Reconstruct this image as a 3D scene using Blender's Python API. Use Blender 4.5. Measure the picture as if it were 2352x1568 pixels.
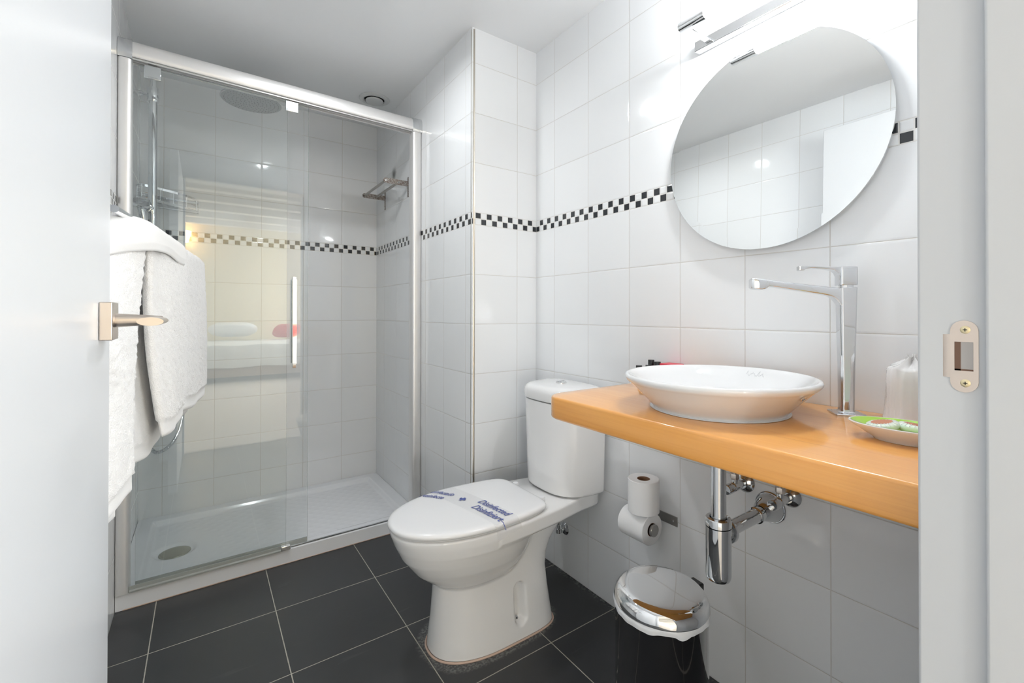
import bpy, bmesh, math, random
import numpy as np
from mathutils import Vector, Matrix, Euler
PI = math.pi
random.seed(7); np.random.seed(7)
for o in list(bpy.data.objects): bpy.data.objects.remove(o)
SC = bpy.context.scene
C = SC.collection

# ------------------------------------------------------------------ camera
cam = bpy.data.cameras.new('camera'); camo = bpy.data.objects.new('camera', cam); C.objects.link(camo)
cam.sensor_fit = 'HORIZONTAL'; cam.sensor_width = 36.0
cam.lens = 1040.414 / 2352 * 36.0
cam.shift_x = -(1222.053 - 1176) / 2352
cam.shift_y = -(784 - 713.626) / 2352
cam.clip_start = 0.02; cam.clip_end = 60
YAW, PITCH, ROLL = 0.62816, 0.00512, -0.00111
fw = Vector((math.sin(YAW) * math.cos(PITCH), math.cos(YAW) * math.cos(PITCH), math.sin(PITCH)))
rt = Vector((math.cos(YAW), -math.sin(YAW), 0)); up = rt.cross(fw)
rt2 = rt * math.cos(ROLL) - up * math.sin(ROLL); up2 = rt2.cross(fw)
M = Matrix((rt2, up2, -fw)).transposed().to_4x4(); M.translation = Vector((-1.1528, 0, 1.01532))
camo.matrix_world = M
SC.camera = camo

# ------------------------------------------------------------------ world, lights, exposure
SC.view_settings.view_transform = 'Standard'; SC.view_settings.look = 'None'
SC.view_settings.gamma = 1.0; SC.view_settings.use_curve_mapping = False
SC.view_settings.exposure = 0.12
W_ = bpy.data.worlds.new('world'); SC.world = W_; W_.use_nodes = True
W_.node_tree.nodes['Background'].inputs[0].default_value = (0.9, 0.95, 1.0, 1)
W_.node_tree.nodes['Background'].inputs[1].default_value = 1.0

def area(name, loc, rot, sx, sy, power, color=(1, 1, 1), shape='RECTANGLE', spread=PI):
    l = bpy.data.lights.new(name, 'AREA'); l.shape = shape; l.size = sx; l.size_y = sy
    l.energy = power; l.color = color; l.spread = spread
    o = bpy.data.objects.new(name, l); C.objects.link(o); o.location = loc; o.rotation_euler = rot
    return o
LAMP_EMIT, P_CEILFILL, P_SIDEFILL, P_POINTFILL, P_HALLFILL = 200.0, 4.6, 215.0, 118.0, 18.0
def point(name, loc, r, power, color=(1, 1, 1)):
    l = bpy.data.lights.new(name, 'POINT'); l.energy = power; l.shadow_soft_size = r; l.color = color
    o = bpy.data.objects.new(name, l); C.objects.link(o); o.location = loc
    return o
# ceiling light added as fill for the toilet and shower front
area('ceiling_fill', (-0.80, 1.60, 2.118), (0, 0, 0), 0.075, 0.075, P_CEILFILL, (.95, 0.98, 1), 'DISK', math.radians(165))
# bedroom beyond the doorway: unseen lights added to fill the bathroom
area('bedroom_side_fill', (2.42, -4.0, 1.45), (0, PI / 2, 0), 1.5, 2.0, P_SIDEFILL, (0.88, 0.94, 1.0))  # added area fill, placed inside the bedroom window opening
point('bedroom_point_fill', (1.35, -4.1, 1.0), .16, P_POINTFILL, (.90, .955, 1))  # added fill points either side of the bed, no fixtures modelled
point('bedroom_point_fill', (-2.9, -4.1, 1.0), .16, P_POINTFILL, (.90, .955, 1))
area('entrance_fill', (-0.2, -0.9, 2.42), (0, 0, 0), 0.5, 0.5, P_HALLFILL, (.95, .98, 1), 'DISK')  # added overhead fill behind the camera

# ------------------------------------------------------------------ helpers: objects
WM = {}
def thing(name, label, cat, loc=(0, 0, 0), group=None):
    o = bpy.data.objects.new(name, None); C.objects.link(o)
    o.empty_display_size = 0.05
    o.location = loc; o['label'] = label; o['category'] = cat
    if group: o['group'] = group
    WM[o.name] = Matrix.Translation(Vector(loc))
    return o
def tag(o, label, cat, group=None):
    o['label'] = label; o['category'] = cat
    if group: o['group'] = group
    return o
def struct(o, label=None):
    o['kind'] = 'structure'
    if label: o['label'] = label
    return o
def link(name, me, mats=None, parent=None, smooth=True, base=None):
    o = bpy.data.objects.new(name, me)
    C.objects.link(o)
    if mats is not None:
        for m in (mats if isinstance(mats, (list, tuple)) else [mats]): me.materials.append(m)
    if smooth:
        me.polygons.foreach_set('use_smooth', [True] * len(me.polygons))
        try: me.set_sharp_from_angle(angle=math.radians(38))
        except Exception: pass
    w = Matrix.Identity(4)
    if base is not None:
        me.transform(Matrix.Translation(-Vector(base))); o.location = base; w = Matrix.Translation(Vector(base))
    WM[o.name] = w
    if parent is not None:
        o.parent = parent; o.matrix_parent_inverse = WM[parent.name].inverted()
    return o
def dup(root, d, label=None, group=None):
    r = root.copy(); C.objects.link(r); r.location = Vector(root.location) + Vector(d)
    if label: r['label'] = label
    if group: r['group'] = group
    WM[r.name] = Matrix.Translation(r.location)
    for ch in list(root.children):
        c = ch.copy(); C.objects.link(c); c.parent = r; c.matrix_parent_inverse = ch.matrix_parent_inverse.copy()
        WM[c.name] = WM[ch.name].copy()
        for g in list(ch.children):
            k = g.copy(); C.objects.link(k); k.parent = c; k.matrix_parent_inverse = g.matrix_parent_inverse.copy()
    return r

class MB:
    def __init__(s): s.v = []; s.f = []; s.m = []
    def add(s, v, f, mi=0):
        n = len(s.v); s.v += [tuple(p) for p in v]; s.f += [tuple(i + n for i in q) for q in f]; s.m += [mi] * len(f)
        return s
    def box(s, x0, x1, y0, y1, z0, z1, mi=0):
        v = [(x, y, z) for x in (x0, x1) for y in (y0, y1) for z in (z0, z1)]
        f = [(0, 1, 3, 2), (4, 6, 7, 5), (0, 4, 5, 1), (2, 3, 7, 6), (0, 2, 6, 4), (1, 5, 7, 3)]
        return s.add(v, f, mi)
    def obox(s, c, ax, half, mi=0):      # oriented box: centre, three axes, half sizes
        c = Vector(c); v = []
        for i in (-1, 1):
            for j in (-1, 1):
                for k in (-1, 1):
                    v.append(c + Vector(ax[0]) * half[0] * i + Vector(ax[1]) * half[1] * j + Vector(ax[2]) * half[2] * k)
        f = [(0, 1, 3, 2), (4, 6, 7, 5), (0, 4, 5, 1), (2, 3, 7, 6), (0, 2, 6, 4), (1, 5, 7, 3)]
        return s.add(v, f, mi)
    def loft(s, rings, cap0=True, cap1=True, mi=0):
        n = len(rings[0]); v = [p for r in rings for p in r]; f = []
        for i in range(len(rings) - 1):
            for j in range(n):
                k = (j + 1) % n
                f.append((i * n + j, i * n + k, (i + 1) * n + k, (i + 1) * n + j))
        s.add(v, f, mi)
        b = len(s.v) - len(v)
        def cap(off, rev):
            idx = list(range(off, off + n))
            if rev: idx = idx[::-1]
            s.f.append(tuple(idx)); s.m.append(mi)
        if cap0: cap(b, True)
        if cap1: cap(b + (len(rings) - 1) * n, False)
        return s
    def lathe(s, prof, c=(0, 0, 0), axis=(0, 0, 1), seg=48, mi=0, cap0=True, cap1=True):
        a = Vector(axis).normalized()
        u = a.orthogonal().normalized(); w = a.cross(u)
        c = Vector(c); rings = []
        for r, h in prof:
            r = max(r, 1e-5)
            rings.append([c + a * h + (u * math.cos(2 * PI * j / seg) + w * math.sin(2 * PI * j / seg)) * r for j in range(seg)])
        return s.loft(rings, cap0, cap1, mi)
    def tube(s, pts, r, seg=12, mi=0, closed=False, caps=True):
        pts = [Vector(p) for p in pts]; n = len(pts)
        rr = r if isinstance(r, (list, tuple)) else [r] * n
        T = []
        for i in range(n):
            if closed: t = pts[(i + 1) % n] - pts[(i - 1) % n]
            else: t = pts[min(i + 1, n - 1)] - pts[max(i - 1, 0)]
            T.append(t.normalized())
        u = T[0].orthogonal().normalized(); rings = []
        for i in range(n):
            u = (u - T[i] * u.dot(T[i])).normalized(); w = T[i].cross(u)
            rings.append([pts[i] + (u * math.cos(2 * PI * j / seg) + w * math.sin(2 * PI * j / seg)) * rr[i] for j in range(seg)])
        if closed:
            rings.append(rings[0]); return s.loft(rings, False, False, mi)
        return s.loft(rings, caps, caps, mi)
    def mesh(s, name):
        me = bpy.data.meshes.new(name); me.from_pydata(s.v, [], s.f); me.update()
        me.polygons.foreach_set('material_index', s.m)
        return me
    def obj(s, name, mats, parent=None, smooth=True, bevel=0, base=None, seg=3, fix=True):
        me = s.mesh(name)
        if fix:
            b = bmesh.new(); b.from_mesh(me); bmesh.ops.recalc_face_normals(b, faces=b.faces); b.to_mesh(me); b.free()
        o = link(name, me, mats, parent, smooth, base)
        if bevel:
            md = o.modifiers.new('bevel', 'BEVEL'); md.width = bevel; md.segments = seg; md.limit_method = 'ANGLE'; md.angle_limit = math.radians(40)
            md.harden_normals = False
            me.polygons.foreach_set('use_smooth', [True] * len(me.polygons))
        return o

def bez(p0, p1, p2, p3, n=16):
    p0, p1, p2, p3 = map(Vector, (p0, p1, p2, p3)); out = []
    for i in range(n + 1):
        t = i / n; a = 1 - t
        out.append(p0 * a ** 3 + p1 * 3 * a * a * t + p2 * 3 * a * t * t + p3 * t ** 3)
    return out

# ------------------------------------------------------------------ helpers: materials
class G:
    """tiny node-graph writer"""
    def __init__(s, name):
        s.mat = bpy.data.materials.new(name); s.mat.use_nodes = True
        s.t = s.mat.node_tree; s.n = s.t.nodes; s.l = s.t.links
        s.b = s.n['Principled BSDF']; s.out = s.n['Material Output']
    def node(s, t, **k):
        nd = s.n.new(t)
        for a, v in k.items(): setattr(nd, a, v)
        return nd
    def m(s, op, a, b=None, c=None):
        nd = s.n.new('ShaderNodeMath'); nd.operation = op
        for i, v in enumerate((a, b, c)):
            if v is None: continue
            if isinstance(v, (int, float)): nd.inputs[i].default_value = v
            else: s.l.new(v, nd.inputs[i])
        return nd.outputs[0]
    def maprange(s, v, a, b, c=0.0, d=1.0, smooth=True):
        nd = s.n.new('ShaderNodeMapRange'); nd.interpolation_type = 'SMOOTHSTEP' if smooth else 'LINEAR'
        s.l.new(v, nd.inputs[0])
        for i, x in enumerate((a, b, c, d)): nd.inputs[i + 1].default_value = x
        return nd.outputs[0]
    def mix(s, f, a, b):
        nd = s.n.new('ShaderNodeMix'); nd.data_type = 'RGBA'
        if isinstance(f, (int, float)): nd.inputs[0].default_value = f
        else: s.l.new(f, nd.inputs[0])
        for i, v in ((6, a), (7, b)):
            if isinstance(v, tuple): nd.inputs[i].default_value = (*v[:3], 1)
            else: s.l.new(v, nd.inputs[i])
        return nd.outputs[2]
    def pos(s):
        g = s.n.new('ShaderNodeNewGeometry'); sp = s.n.new('ShaderNodeSeparateXYZ'); s.l.new(g.outputs['Position'], sp.inputs[0])
        return g.outputs['Position'], sp.outputs
    def noise(s, scale, detail=2, vec=None, rough=.5, dist=0):
        nd = s.n.new('ShaderNodeTexNoise'); nd.inputs['Scale'].default_value = scale; nd.inputs['Detail'].default_value = detail
        nd.inputs['Roughness'].default_value = rough; nd.inputs['Distortion'].default_value = dist
        if vec is not None: s.l.new(vec, nd.inputs['Vector'])
        return nd.outputs[0]
    def bump(s, h, strength, dist):
        nd = s.n.new('ShaderNodeBump'); nd.inputs['Strength'].default_value = strength; nd.inputs['Distance'].default_value = dist
        s.l.new(h, nd.inputs['Height']); return nd.outputs[0]
    def set(s, **k):
        for a, v in k.items():
            i = s.b.inputs[a.replace('_', ' ')]
            if isinstance(v, (int, float)): i.default_value = v
            elif isinstance(v, tuple): i.default_value = (*v[:3], 1)
            else: s.l.new(v, i)
        return s

def simple(name, col, rough=.5, metal=0, bumpn=None, **k):
    g = G(name); g.set(Base_Color=col, Roughness=rough, Metallic=metal, **k)
    if bumpn:
        sc, st, di = bumpn
        p, _ = g.pos(); g.l.new(g.bump(g.noise(sc, 4, p), st, di), g.b.inputs['Normal'])
    return g.mat

HT = 0.2 * 0.97216; MZ = 0.049 * 0.97216; ZB = 7 * HT
def tile_mat(name, axis, u0, m0, base=(.865, .875, .885), stain=None):
    g = G(name); p, xyz = g.pos(); u = xyz[axis]; z = xyz[2]
    up_ = g.m('GREATER_THAN', z, ZB + MZ * .5)
    z2 = g.m('SUBTRACT', z, g.m('MULTIPLY', up_, MZ))
    def near(v, off, pitch):
        a = g.m('DIVIDE', g.m('SUBTRACT', v, off), pitch)
        fr = g.m('FRACT', g.m('ADD', a, 100.5))
        return g.m('MULTIPLY', g.m('ABSOLUTE', g.m('SUBTRACT', fr, .5)), pitch)
    d = g.m('MINIMUM', near(u, u0, .2), near(z2, 0, HT))
    grout = g.maprange(d, .0007, .0014, 1, 0)
    band = g.m('MULTIPLY', g.m('GREATER_THAN', z, ZB), g.m('LESS_THAN', z, ZB + MZ))
    # mosaic border
    cu = g.m('DIVIDE', g.m('SUBTRACT', u, m0 - .0125), .025)
    cz = g.m('DIVIDE', g.m('SUBTRACT', z, ZB), MZ / 2)
    par = g.m('MODULO', g.m('ADD', g.m('ADD', g.m('FLOOR', cu), g.m('FLOOR', cz)), 1000), 2)   # upper row cz=1 dark when cu even
    du = g.m('MULTIPLY', g.m('SUBTRACT', .5, g.m('ABSOLUTE', g.m('SUBTRACT', g.m('FRACT', cu), .5))), .025)
    dz = g.m('MULTIPLY', g.m('SUBTRACT', .5, g.m('ABSOLUTE', g.m('SUBTRACT', g.m('FRACT', cz), .5))), MZ / 2)
    dm = g.m('MINIMUM', du, dz)
    mg = g.maprange(dm, .0011, .0019, 1, 0)
    dark = g.m('MULTIPLY', g.m('GREATER_THAN', par, .5), g.m('SUBTRACT', 1, mg))
    mcol = g.mix(dark, g.mix(mg, base, (.80, .79, .765)), (.035, .038, .043))
    # slight tone change from tile to tile
    iu = g.m('FLOOR', g.m('DIVIDE', g.m('SUBTRACT', u, u0), .2)); iz = g.m('FLOOR', g.m('DIVIDE', z2, HT))
    wn = g.node('ShaderNodeTexWhiteNoise', noise_dimensions='2D'); cb = g.node('ShaderNodeCombineXYZ')
    g.l.new(iu, cb.inputs[0]); g.l.new(iz, cb.inputs[1]); g.l.new(cb.outputs[0], wn.inputs['Vector'])
    tcol = g.mix(wn.outputs['Value'], base, tuple(c * .972 for c in base))
    tcol = g.mix(grout, tcol, (.68, .66, .63))
    col = g.mix(band, tcol, mcol)
    if stain:
        vm = g.node('ShaderNodeVectorMath', operation='DISTANCE'); g.l.new(p, vm.inputs[0]); vm.inputs[1].default_value = stain
        col = g.mix(g.maprange(g.m('ADD', vm.outputs['Value'], g.m('MULTIPLY', g.noise(40, 3, p), .02)), .012, .062, .95, 0), col, (.07, .075, .075))
    anyg = g.m('ADD', g.m('MULTIPLY', grout, g.m('SUBTRACT', 1, band)), g.m('MULTIPLY', mg, band))
    h = g.m('SUBTRACT', 0, anyg)
    pil = g.maprange(d, 0, .006, -.6, 0)
    mp = g.maprange(dm, .001, .0045, -1, 0)
    hh = g.m('ADD', g.m('MULTIPLY', g.m('SUBTRACT', 1, band), g.m('ADD', h, pil)), g.m('MULTIPLY', band, g.m('ADD', h, mp)))
    b1 = g.node('ShaderNodeBump'); b1.inputs['Strength'].default_value = .6; b1.inputs['Distance'].default_value = .0009; g.l.new(hh, b1.inputs['Height'])
    b2 = g.node('ShaderNodeBump'); b2.inputs['Strength'].default_value = .35; b2.inputs['Distance'].default_value = .0016
    # each tile set at a very slight tilt, plus glaze waviness
    tl = g.m('MULTIPLY', g.m('SUBTRACT', wn.outputs['Value'], .5), g.m('MULTIPLY', g.m('SUBTRACT', u, 0), 5.0))
    g.l.new(g.m('ADD', g.m('MULTIPLY', g.noise(11, 1, p), 1.6), tl), b2.inputs['Height']); g.l.new(b1.outputs[0], b2.inputs['Normal'])
    g.l.new(b2.outputs[0], g.b.inputs['Normal'])
    g.set(Base_Color=col, Roughness=g.m('ADD', .07, g.m('MULTIPLY', anyg, .5)))
    g.b.inputs['Specular IOR Level'].default_value = .5
    return g.mat

Y0 = 1.4345
M_right = tile_mat('tile_right', 1, Y0, 1.2207 + .025 * 0)
M_rec_f = tile_mat('tile_recess_front', 0, -.0972, -.282)
M_rec_s = tile_mat('tile_recess_side', 1, 1.613, 1.5556, stain=(-.309, 2.45, 1.775))
M_back = tile_mat('tile_back', 0, -1.306, -.3367)
M_left = tile_mat('tile_left', 1, .895, .900)
M_front = tile_mat('tile_front', 0, -.0972, -.282)

def floor_mat():
    g = G('slate_floor'); p, xyz = g.pos()
    def near(v, off, pitch):
        fr = g.m('FRACT', g.m('ADD', g.m('DIVIDE', g.m('SUBTRACT', v, off), pitch), 100.5))
        return g.m('MULTIPLY', g.m('ABSOLUTE', g.m('SUBTRACT', fr, .5)), pitch)
    nz = g.m('MULTIPLY', g.m('SUBTRACT', g.noise(120, 3, p), .5), .0012)
    d = g.m('ADD', g.m('MINIMUM', near(xyz[0], -1.2816, .3337), near(xyz[1], 1.7662, .3337)), nz)
    gr = g.maprange(d, .0011, .0017, 1, 0)
    n1 = g.noise(2.2, 4, p, .6); n2 = g.noise(60, 4, p)
    base = g.mix(g.maprange(n1, .3, .75), (.029, .030, .032), (.045, .046, .048))
    # wiped smears and limescale beside the toilet foot
    sm = g.node('ShaderNodeMapping'); sm.inputs['Scale'].default_value = (3, 22, 1); sm.inputs['Rotation'].default_value = (0, 0, .5); g.l.new(p, sm.inputs[0])
    s1 = g.maprange(g.noise(1.4, 3, sm.outputs[0], .5), .62, .78, 0, .35)
    base = g.mix(s1, base, (.09, .095, .10))
    speck = g.maprange(g.noise(240, 1, p), .80, .83, 0, .6)
    base = g.mix(speck, base, (.35, .35, .33))
    # limescale film around the toilet foot and in the wall corner
    ex = g.m('DIVIDE', g.m('SUBTRACT', xyz[0], -.395), .222); ey = g.m('DIVIDE', g.m('SUBTRACT', xyz[1], 1.28), .142)
    rd = g.m('POWER', g.m('ADD', g.m('POWER', g.m('ABSOLUTE', ex), 3.0), g.m('POWER', g.m('ABSOLUTE', ey), 3.0)), 1 / 3)
    rd = g.m('ADD', rd, g.m('MULTIPLY', g.m('SUBTRACT', g.noise(26, 4, p, .7), .5), .16))
    lime = g.m('MULTIPLY', g.maprange(rd, .96, 1.06, 1, 0), g.maprange(g.noise(130, 3, p), .42, .6, .15, .75))
    wd = g.m('ADD', g.m('MULTIPLY', xyz[0], -1.0), g.m('MULTIPLY', g.m('SUBTRACT', g.noise(22, 4, p, .7), .5), .06))
    lime = g.m('MAXIMUM', lime, g.m('MULTIPLY', g.maprange(wd, .004, .030, .7, 0), g.maprange(g.noise(90, 3, p), .48, .6, 0, .8)))
    base = g.mix(lime, base, (.22, .22, .215))
    groutc = g.mix(g.noise(30, 2, p), (.36, .33, .28), (.50, .47, .41))
    g.set(Base_Color=g.mix(gr, base, groutc), Roughness=g.m('ADD', g.maprange(n1, .2, .8, .28, .46), g.m('MULTIPLY', gr, .3)))
    g.l.new(g.bump(g.m('ADD', g.m('MULTIPLY', gr, -1.0), g.m('MULTIPLY', n2, .12)), .5, .0008), g.b.inputs['Normal'])
    return g.mat
M_floor = floor_mat()
M_ceil = simple('ceiling_paint', (.92, .93, .94), .75, bumpn=(60, .05, .001))
M_white_paint = simple('door_paint', (.72, .735, .755), .28, bumpn=(25, .05, .001))
M_frame_paint = simple('frame_paint', (.60, .615, .635), .4, bumpn=(20, .06, .001))
M_ceramic = simple('ceramic', (.84, .835, .83), .06, **{'Coat_Weight': .3, 'Coat_Roughness': .03})
M_basin = simple('basin_ceramic', (.80, .80, .80), .05, **{'Coat_Weight': .3, 'Coat_Roughness': .03})
M_seat = simple('seat_plastic', (.84, .84, .845), .16)
M_acryl = simple('tray_acrylic', (.87, .88, .90), .14)
M_chrome = simple('chrome', (.80, .81, .82), .035, 1.0)
M_faucet = simple('faucet_chrome', (.70, .71, .725), .04, 1.0)
M_pipe = simple('dark_chrome', (.60, .61, .62), .03, 1.0)
M_chrome2 = simple('chrome_soft', (.72, .73, .74), .12, 1.0)
M_alu = simple('satin_aluminium', (.80, .79, .785), .42, .55, bumpn=(3, .02, .001))
M_nickel = simple('satin_nickel', (.60, .535, .48), .30, 1.0)
M_nickel2 = simple('strike_nickel', (.66, .57, .50), .36, 1.0, bumpn=(300, .2, .0004))
M_brass = simple('brass_screw', (.72, .62, .40), .3, 1.0)
M_steel = simple('brushed_steel', (.40, .39, .375), .30, 1.0)
M_trim = simple('beige_trim', (.50, .46, .40), .34, 1.0)
M_black = simple('black_plastic', (.012, .012, .013), .25)
M_blackg = simple('black_lacquer', (.010, .010, .011), .05, **{'Coat_Weight': 1.0, 'Coat_Roughness': .02})
M_paper = simple('tissue_paper', (.86, .86, .865), .9, bumpn=(260, .35, .0006))
M_card = simple('cardboard', (.30, .17, .10), .9)
M_blue = simple('blue_print', (.10, .13, .36), .5)
M_red = simple('red_card', (.72, .035, .07), .4)
M_rubber = simple('dark_rubber', (.03, .03, .03), .5)
M_silic = simple('sealant', (.62, .45, .36), .5, bumpn=(90, .4, .001))
M_silw = simple('white_sealant', (.75, .74, .71), .5)
M_green = simple('lime_glaze', (.36, .60, .07), .08)
M_porc = simple('white_glaze', (.85, .85, .83), .07)
M_soap = simple('soap', (.86, .88, .78), .35, **{'Subsurface_Weight': .25})
M_sticker = simple('soap_sticker', (.52, .20, .11), .45)
M_headgrey = simple('shower_face', (.42, .44, .45), .35)
M_nozzle = simple('nozzle_rubber', (.20, .21, .22), .5)
M_vent = simple('vent_plastic', (.72, .73, .73), .4)
M_dark = simple('dark_gap', (.02, .02, .02), .8)

def rust_mat():
    g = G('pitted_steel'); p, _ = g.pos(); n = g.maprange(g.noise(170, 4, p, .7), .42, .62)
    g.set(Base_Color=g.mix(n, (.42, .40, .38), (.16, .11, .09)), Metallic=g.m('SUBTRACT', 1, g.m('MULTIPLY', n, .7)), Roughness=g.m('ADD', .3, g.m('MULTIPLY', n, .4)))
    g.l.new(g.bump(n, .5, .0008), g.b.inputs['Normal']); return g.mat
M_rust = rust_mat()
def wood_mat():
    g = G('varnished_pine'); p, xyz = g.pos()
    mp = g.node('ShaderNodeMapping'); mp.inputs['Scale'].default_value = (9, .9, 22); g.l.new(p, mp.inputs[0])
    n1 = g.noise(2.2, 5, mp.outputs[0], .55, 1.2)
    mp2 = g.node('ShaderNodeMapping'); mp2.inputs['Scale'].default_value = (60, 1.6, 130); g.l.new(p, mp2.inputs[0])
    n2 = g.noise(2.0, 4, mp2.outputs[0], .6, .6)
    c = g.mix(g.maprange(n1, .25, .75), (.80, .345, .065), (.86, .41, .10))
    c = g.mix(g.maprange(n2, .40, .80, 0, .22), c, (.55, .18, .03))
    # glued staves and a few fine cracks
    fr = g.m('FRACT', g.m('ADD', g.m('DIVIDE', xyz[0], .108), 10.3))
    sta = g.node('ShaderNodeTexWhiteNoise', noise_dimensions='1D'); g.l.new(g.m('FLOOR', g.m('ADD', g.m('DIVIDE', xyz[0], .108), 10.3)), sta.inputs['W'])
    c = g.mix(g.m('MULTIPLY', sta.outputs['Value'], .16), c, (.88, .46, .16))
    ed = g.m('MULTIPLY', g.maprange(g.m('MINIMUM', fr, g.m('SUBTRACT', 1, fr)), 0, .008, 1, 0), g.maprange(g.noise(5, 2, p), .5, .6))
    c = g.mix(g.m('MULTIPLY', ed, .6), c, (.25, .09, .03))
    g.set(Base_Color=c, Roughness=.30, Coat_Weight=.85, Coat_Roughness=.06)
    g.l.new(g.bump(n2, .08, .0006), g.b.inputs['Normal']); return g.mat
M_wood = wood_mat()
def two_sided_ior(g, ior):
    # thin sheet: the same air-to-glass reflectance on both faces
    ge = g.node('ShaderNodeNewGeometry')
    return g.m('ADD', ior, g.m('MULTIPLY', ge.outputs['Backfacing'], 1 / ior - ior))
def glass_mat(name, tint, fres=1.5, edge=False, extra=0.0):
    g = G(name); g.n.remove(g.b)
    tr = g.node('ShaderNodeBsdfTransparent'); tr.inputs[0].default_value = (*tint, 1)
    gl = g.node('ShaderNodeBsdfGlossy'); gl.inputs['Roughness'].default_value = 0.0; gl.inputs[0].default_value = (1, 1, 1, 1)
    fr = g.node('ShaderNodeFresnel'); g.l.new(two_sided_ior(g, fres), fr.inputs[0])
    mx = g.node('ShaderNodeMixShader'); f = g.m('MINIMUM', g.m('ADD', g.m('MULTIPLY', fr.outputs[0], 1.0), extra), 1.0)
    g.l.new(f, mx.inputs[0]); g.l.new(tr.outputs[0], mx.inputs[1]); g.l.new(gl.outputs[0], mx.inputs[2]); g.l.new(mx.outputs[0], g.out.inputs[0])
    return g.mat
M_glass = glass_mat('clear_glass', (.985, .995, .993), 1.5, extra=.004)
M_gedge = simple('glass_edge', (.30, .38, .37), .15, **{'Transmission_Weight': .35})
M_film = glass_mat('plastic_film', (.97, .97, .97), 1.5, extra=.02)
M_mirror = simple('mirror_silver', (.93, .945, .94), .0, 1.0)
def film_wrap():
    g = G('crinkled_film'); p, _ = g.pos()
    n = g.noise(26, 3, p, .6, 2.5)
    nr = g.bump(n, .45, .003)
    tr = g.node('ShaderNodeBsdfTransparent'); tr.inputs[0].default_value = (.97, .965, .96, 1)
    gl = g.node('ShaderNodeBsdfGlossy'); gl.inputs['Roughness'].default_value = .22; g.l.new(nr, gl.inputs['Normal'])
    df = g.node('ShaderNodeBsdfDiffuse'); df.inputs[0].default_value = (.9, .88, .87, 1)
    m1 = g.node('ShaderNodeMixShader'); m1.inputs[0].default_value = .80; g.l.new(tr.outputs[0], m1.inputs[1]); g.l.new(df.outputs[0], m1.inputs[2])
    fr = g.node('ShaderNodeFresnel'); g.l.new(two_sided_ior(g, 1.4), fr.inputs[0]); g.l.new(nr, fr.inputs['Normal'])
    m2 = g.node('ShaderNodeMixShader'); g.l.new(fr.outputs[0], m2.inputs[0]); g.l.new(m1.outputs[0], m2.inputs[1]); g.l.new(gl.outputs[0], m2.inputs[2])
    g.l.new(m2.outputs[0], g.out.inputs[0]); g.n.remove(g.b); return g.mat
M_wrap = film_wrap()
M_tumbler = simple('tumbler_glass', (.90, .86, .84), .25, **{'Transmission_Weight': .45, 'IOR': 1.3})
def terry_mat(name, col, sc, st, di):
    g = G(name); p, _ = g.pos()
    v = g.node('ShaderNodeTexVoronoi'); v.inputs['Scale'].default_value = sc; g.l.new(p, v.inputs['Vector'])
    n = g.noise(sc * .8, 4, p, .7)
    g.set(Base_Color=col, Roughness=.95, Sheen_Weight=.6, Sheen_Roughness=.4)
    g.l.new(g.bump(g.m('ADD', g.m('MULTIPLY', v.outputs['Distance'], -1.0), n), st, di), g.b.inputs['Normal']); return g.mat
M_terry = terry_mat('terry_cloth', (.88, .875, .87), 420, .5, .002)
M_terrys = terry_mat('woven_hem', (.86, .855, .85), 900, .25, .001)
def emis(name, col, s):
    g = G(name); g.set(Base_Color=(.8, .8, .8), Emission_Color=col, Emission_Strength=s); return g.mat
M_lamp = emis('lamp_tube', (.95, .98, 1), LAMP_EMIT)
M_down = emis('fill_glass', (1, .98, .95), 3)
M_warm = emis('warm_lamp_shade', (1, .66, .30), 24)

# ================================================================== SETTING
CE = 2.129; XL = -1.391; YB = 2.755; XS = -.309; YP = 1.559; YF = .160
XJ = -.492; XH = -1.268
fl = MB().box(-4.2, 2.6, -5.3, 3.0, -.12, 0).obj('floor', M_floor, smooth=False); struct(fl, 'dark slate tiled floor with pale grout')
# bedroom floor lies on the far side of the threshold
bf = MB().box(-4.1, 2.45, -5.2, .025, -.002, .003).obj('floor_bedroom', simple('bedroom_floor', (.62, .55, .48), .4), smooth=False); struct(bf)
ce = MB().box(XL - .1, .1, .03, YB + .1, CE, CE + .1)
ceo = ce.obj('ceiling', M_ceil, smooth=False); struct(ceo, 'plain white painted bathroom ceiling')
wr = MB().box(0, .1, .03, YB + .1, -.02, CE).obj('wall_right', M_right, smooth=False); struct(wr, 'white tiled wall behind the basin with a black and white mosaic border')
wl = MB().box(XL - .1, XL, -.02, YB + .1, -.02, CE).obj('wall_left', M_left, smooth=False); struct(wl)
wb = MB().box(XL, 0, YB, YB + .1, -.02, CE).obj('wall_back', M_back, smooth=False); struct(wb, 'white tiled shower wall with mosaic border')
rec = MB()
rec.add([(XS, YP, 0), (0, YP, 0), (0, YP, CE), (XS, YP, CE)], [(0, 1, 2, 3)], 0)
rec.add([(XS, YB, 0), (XS, YP, 0), (XS, YP, CE), (XS, YB, CE)], [(0, 1, 2, 3)], 1)
ro = rec.obj('wall_recess', [M_rec_f, M_rec_s], smooth=False, fix=False); struct(ro, 'boxed out tiled corner between toilet and shower')
# front wall: the doorway wall, 14 cm thick
fw_ = MB()
fw_.box(XJ + .02, 0, .03, YF, -.02, CE); fw_.box(XL, XH - .025, .03, YF, -.02, CE); fw_.box(XH - .025, XJ + .02, .03, YF, 1.96, CE)
fo = fw_.obj('wall_front', M_front, smooth=False); struct(fo)
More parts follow.
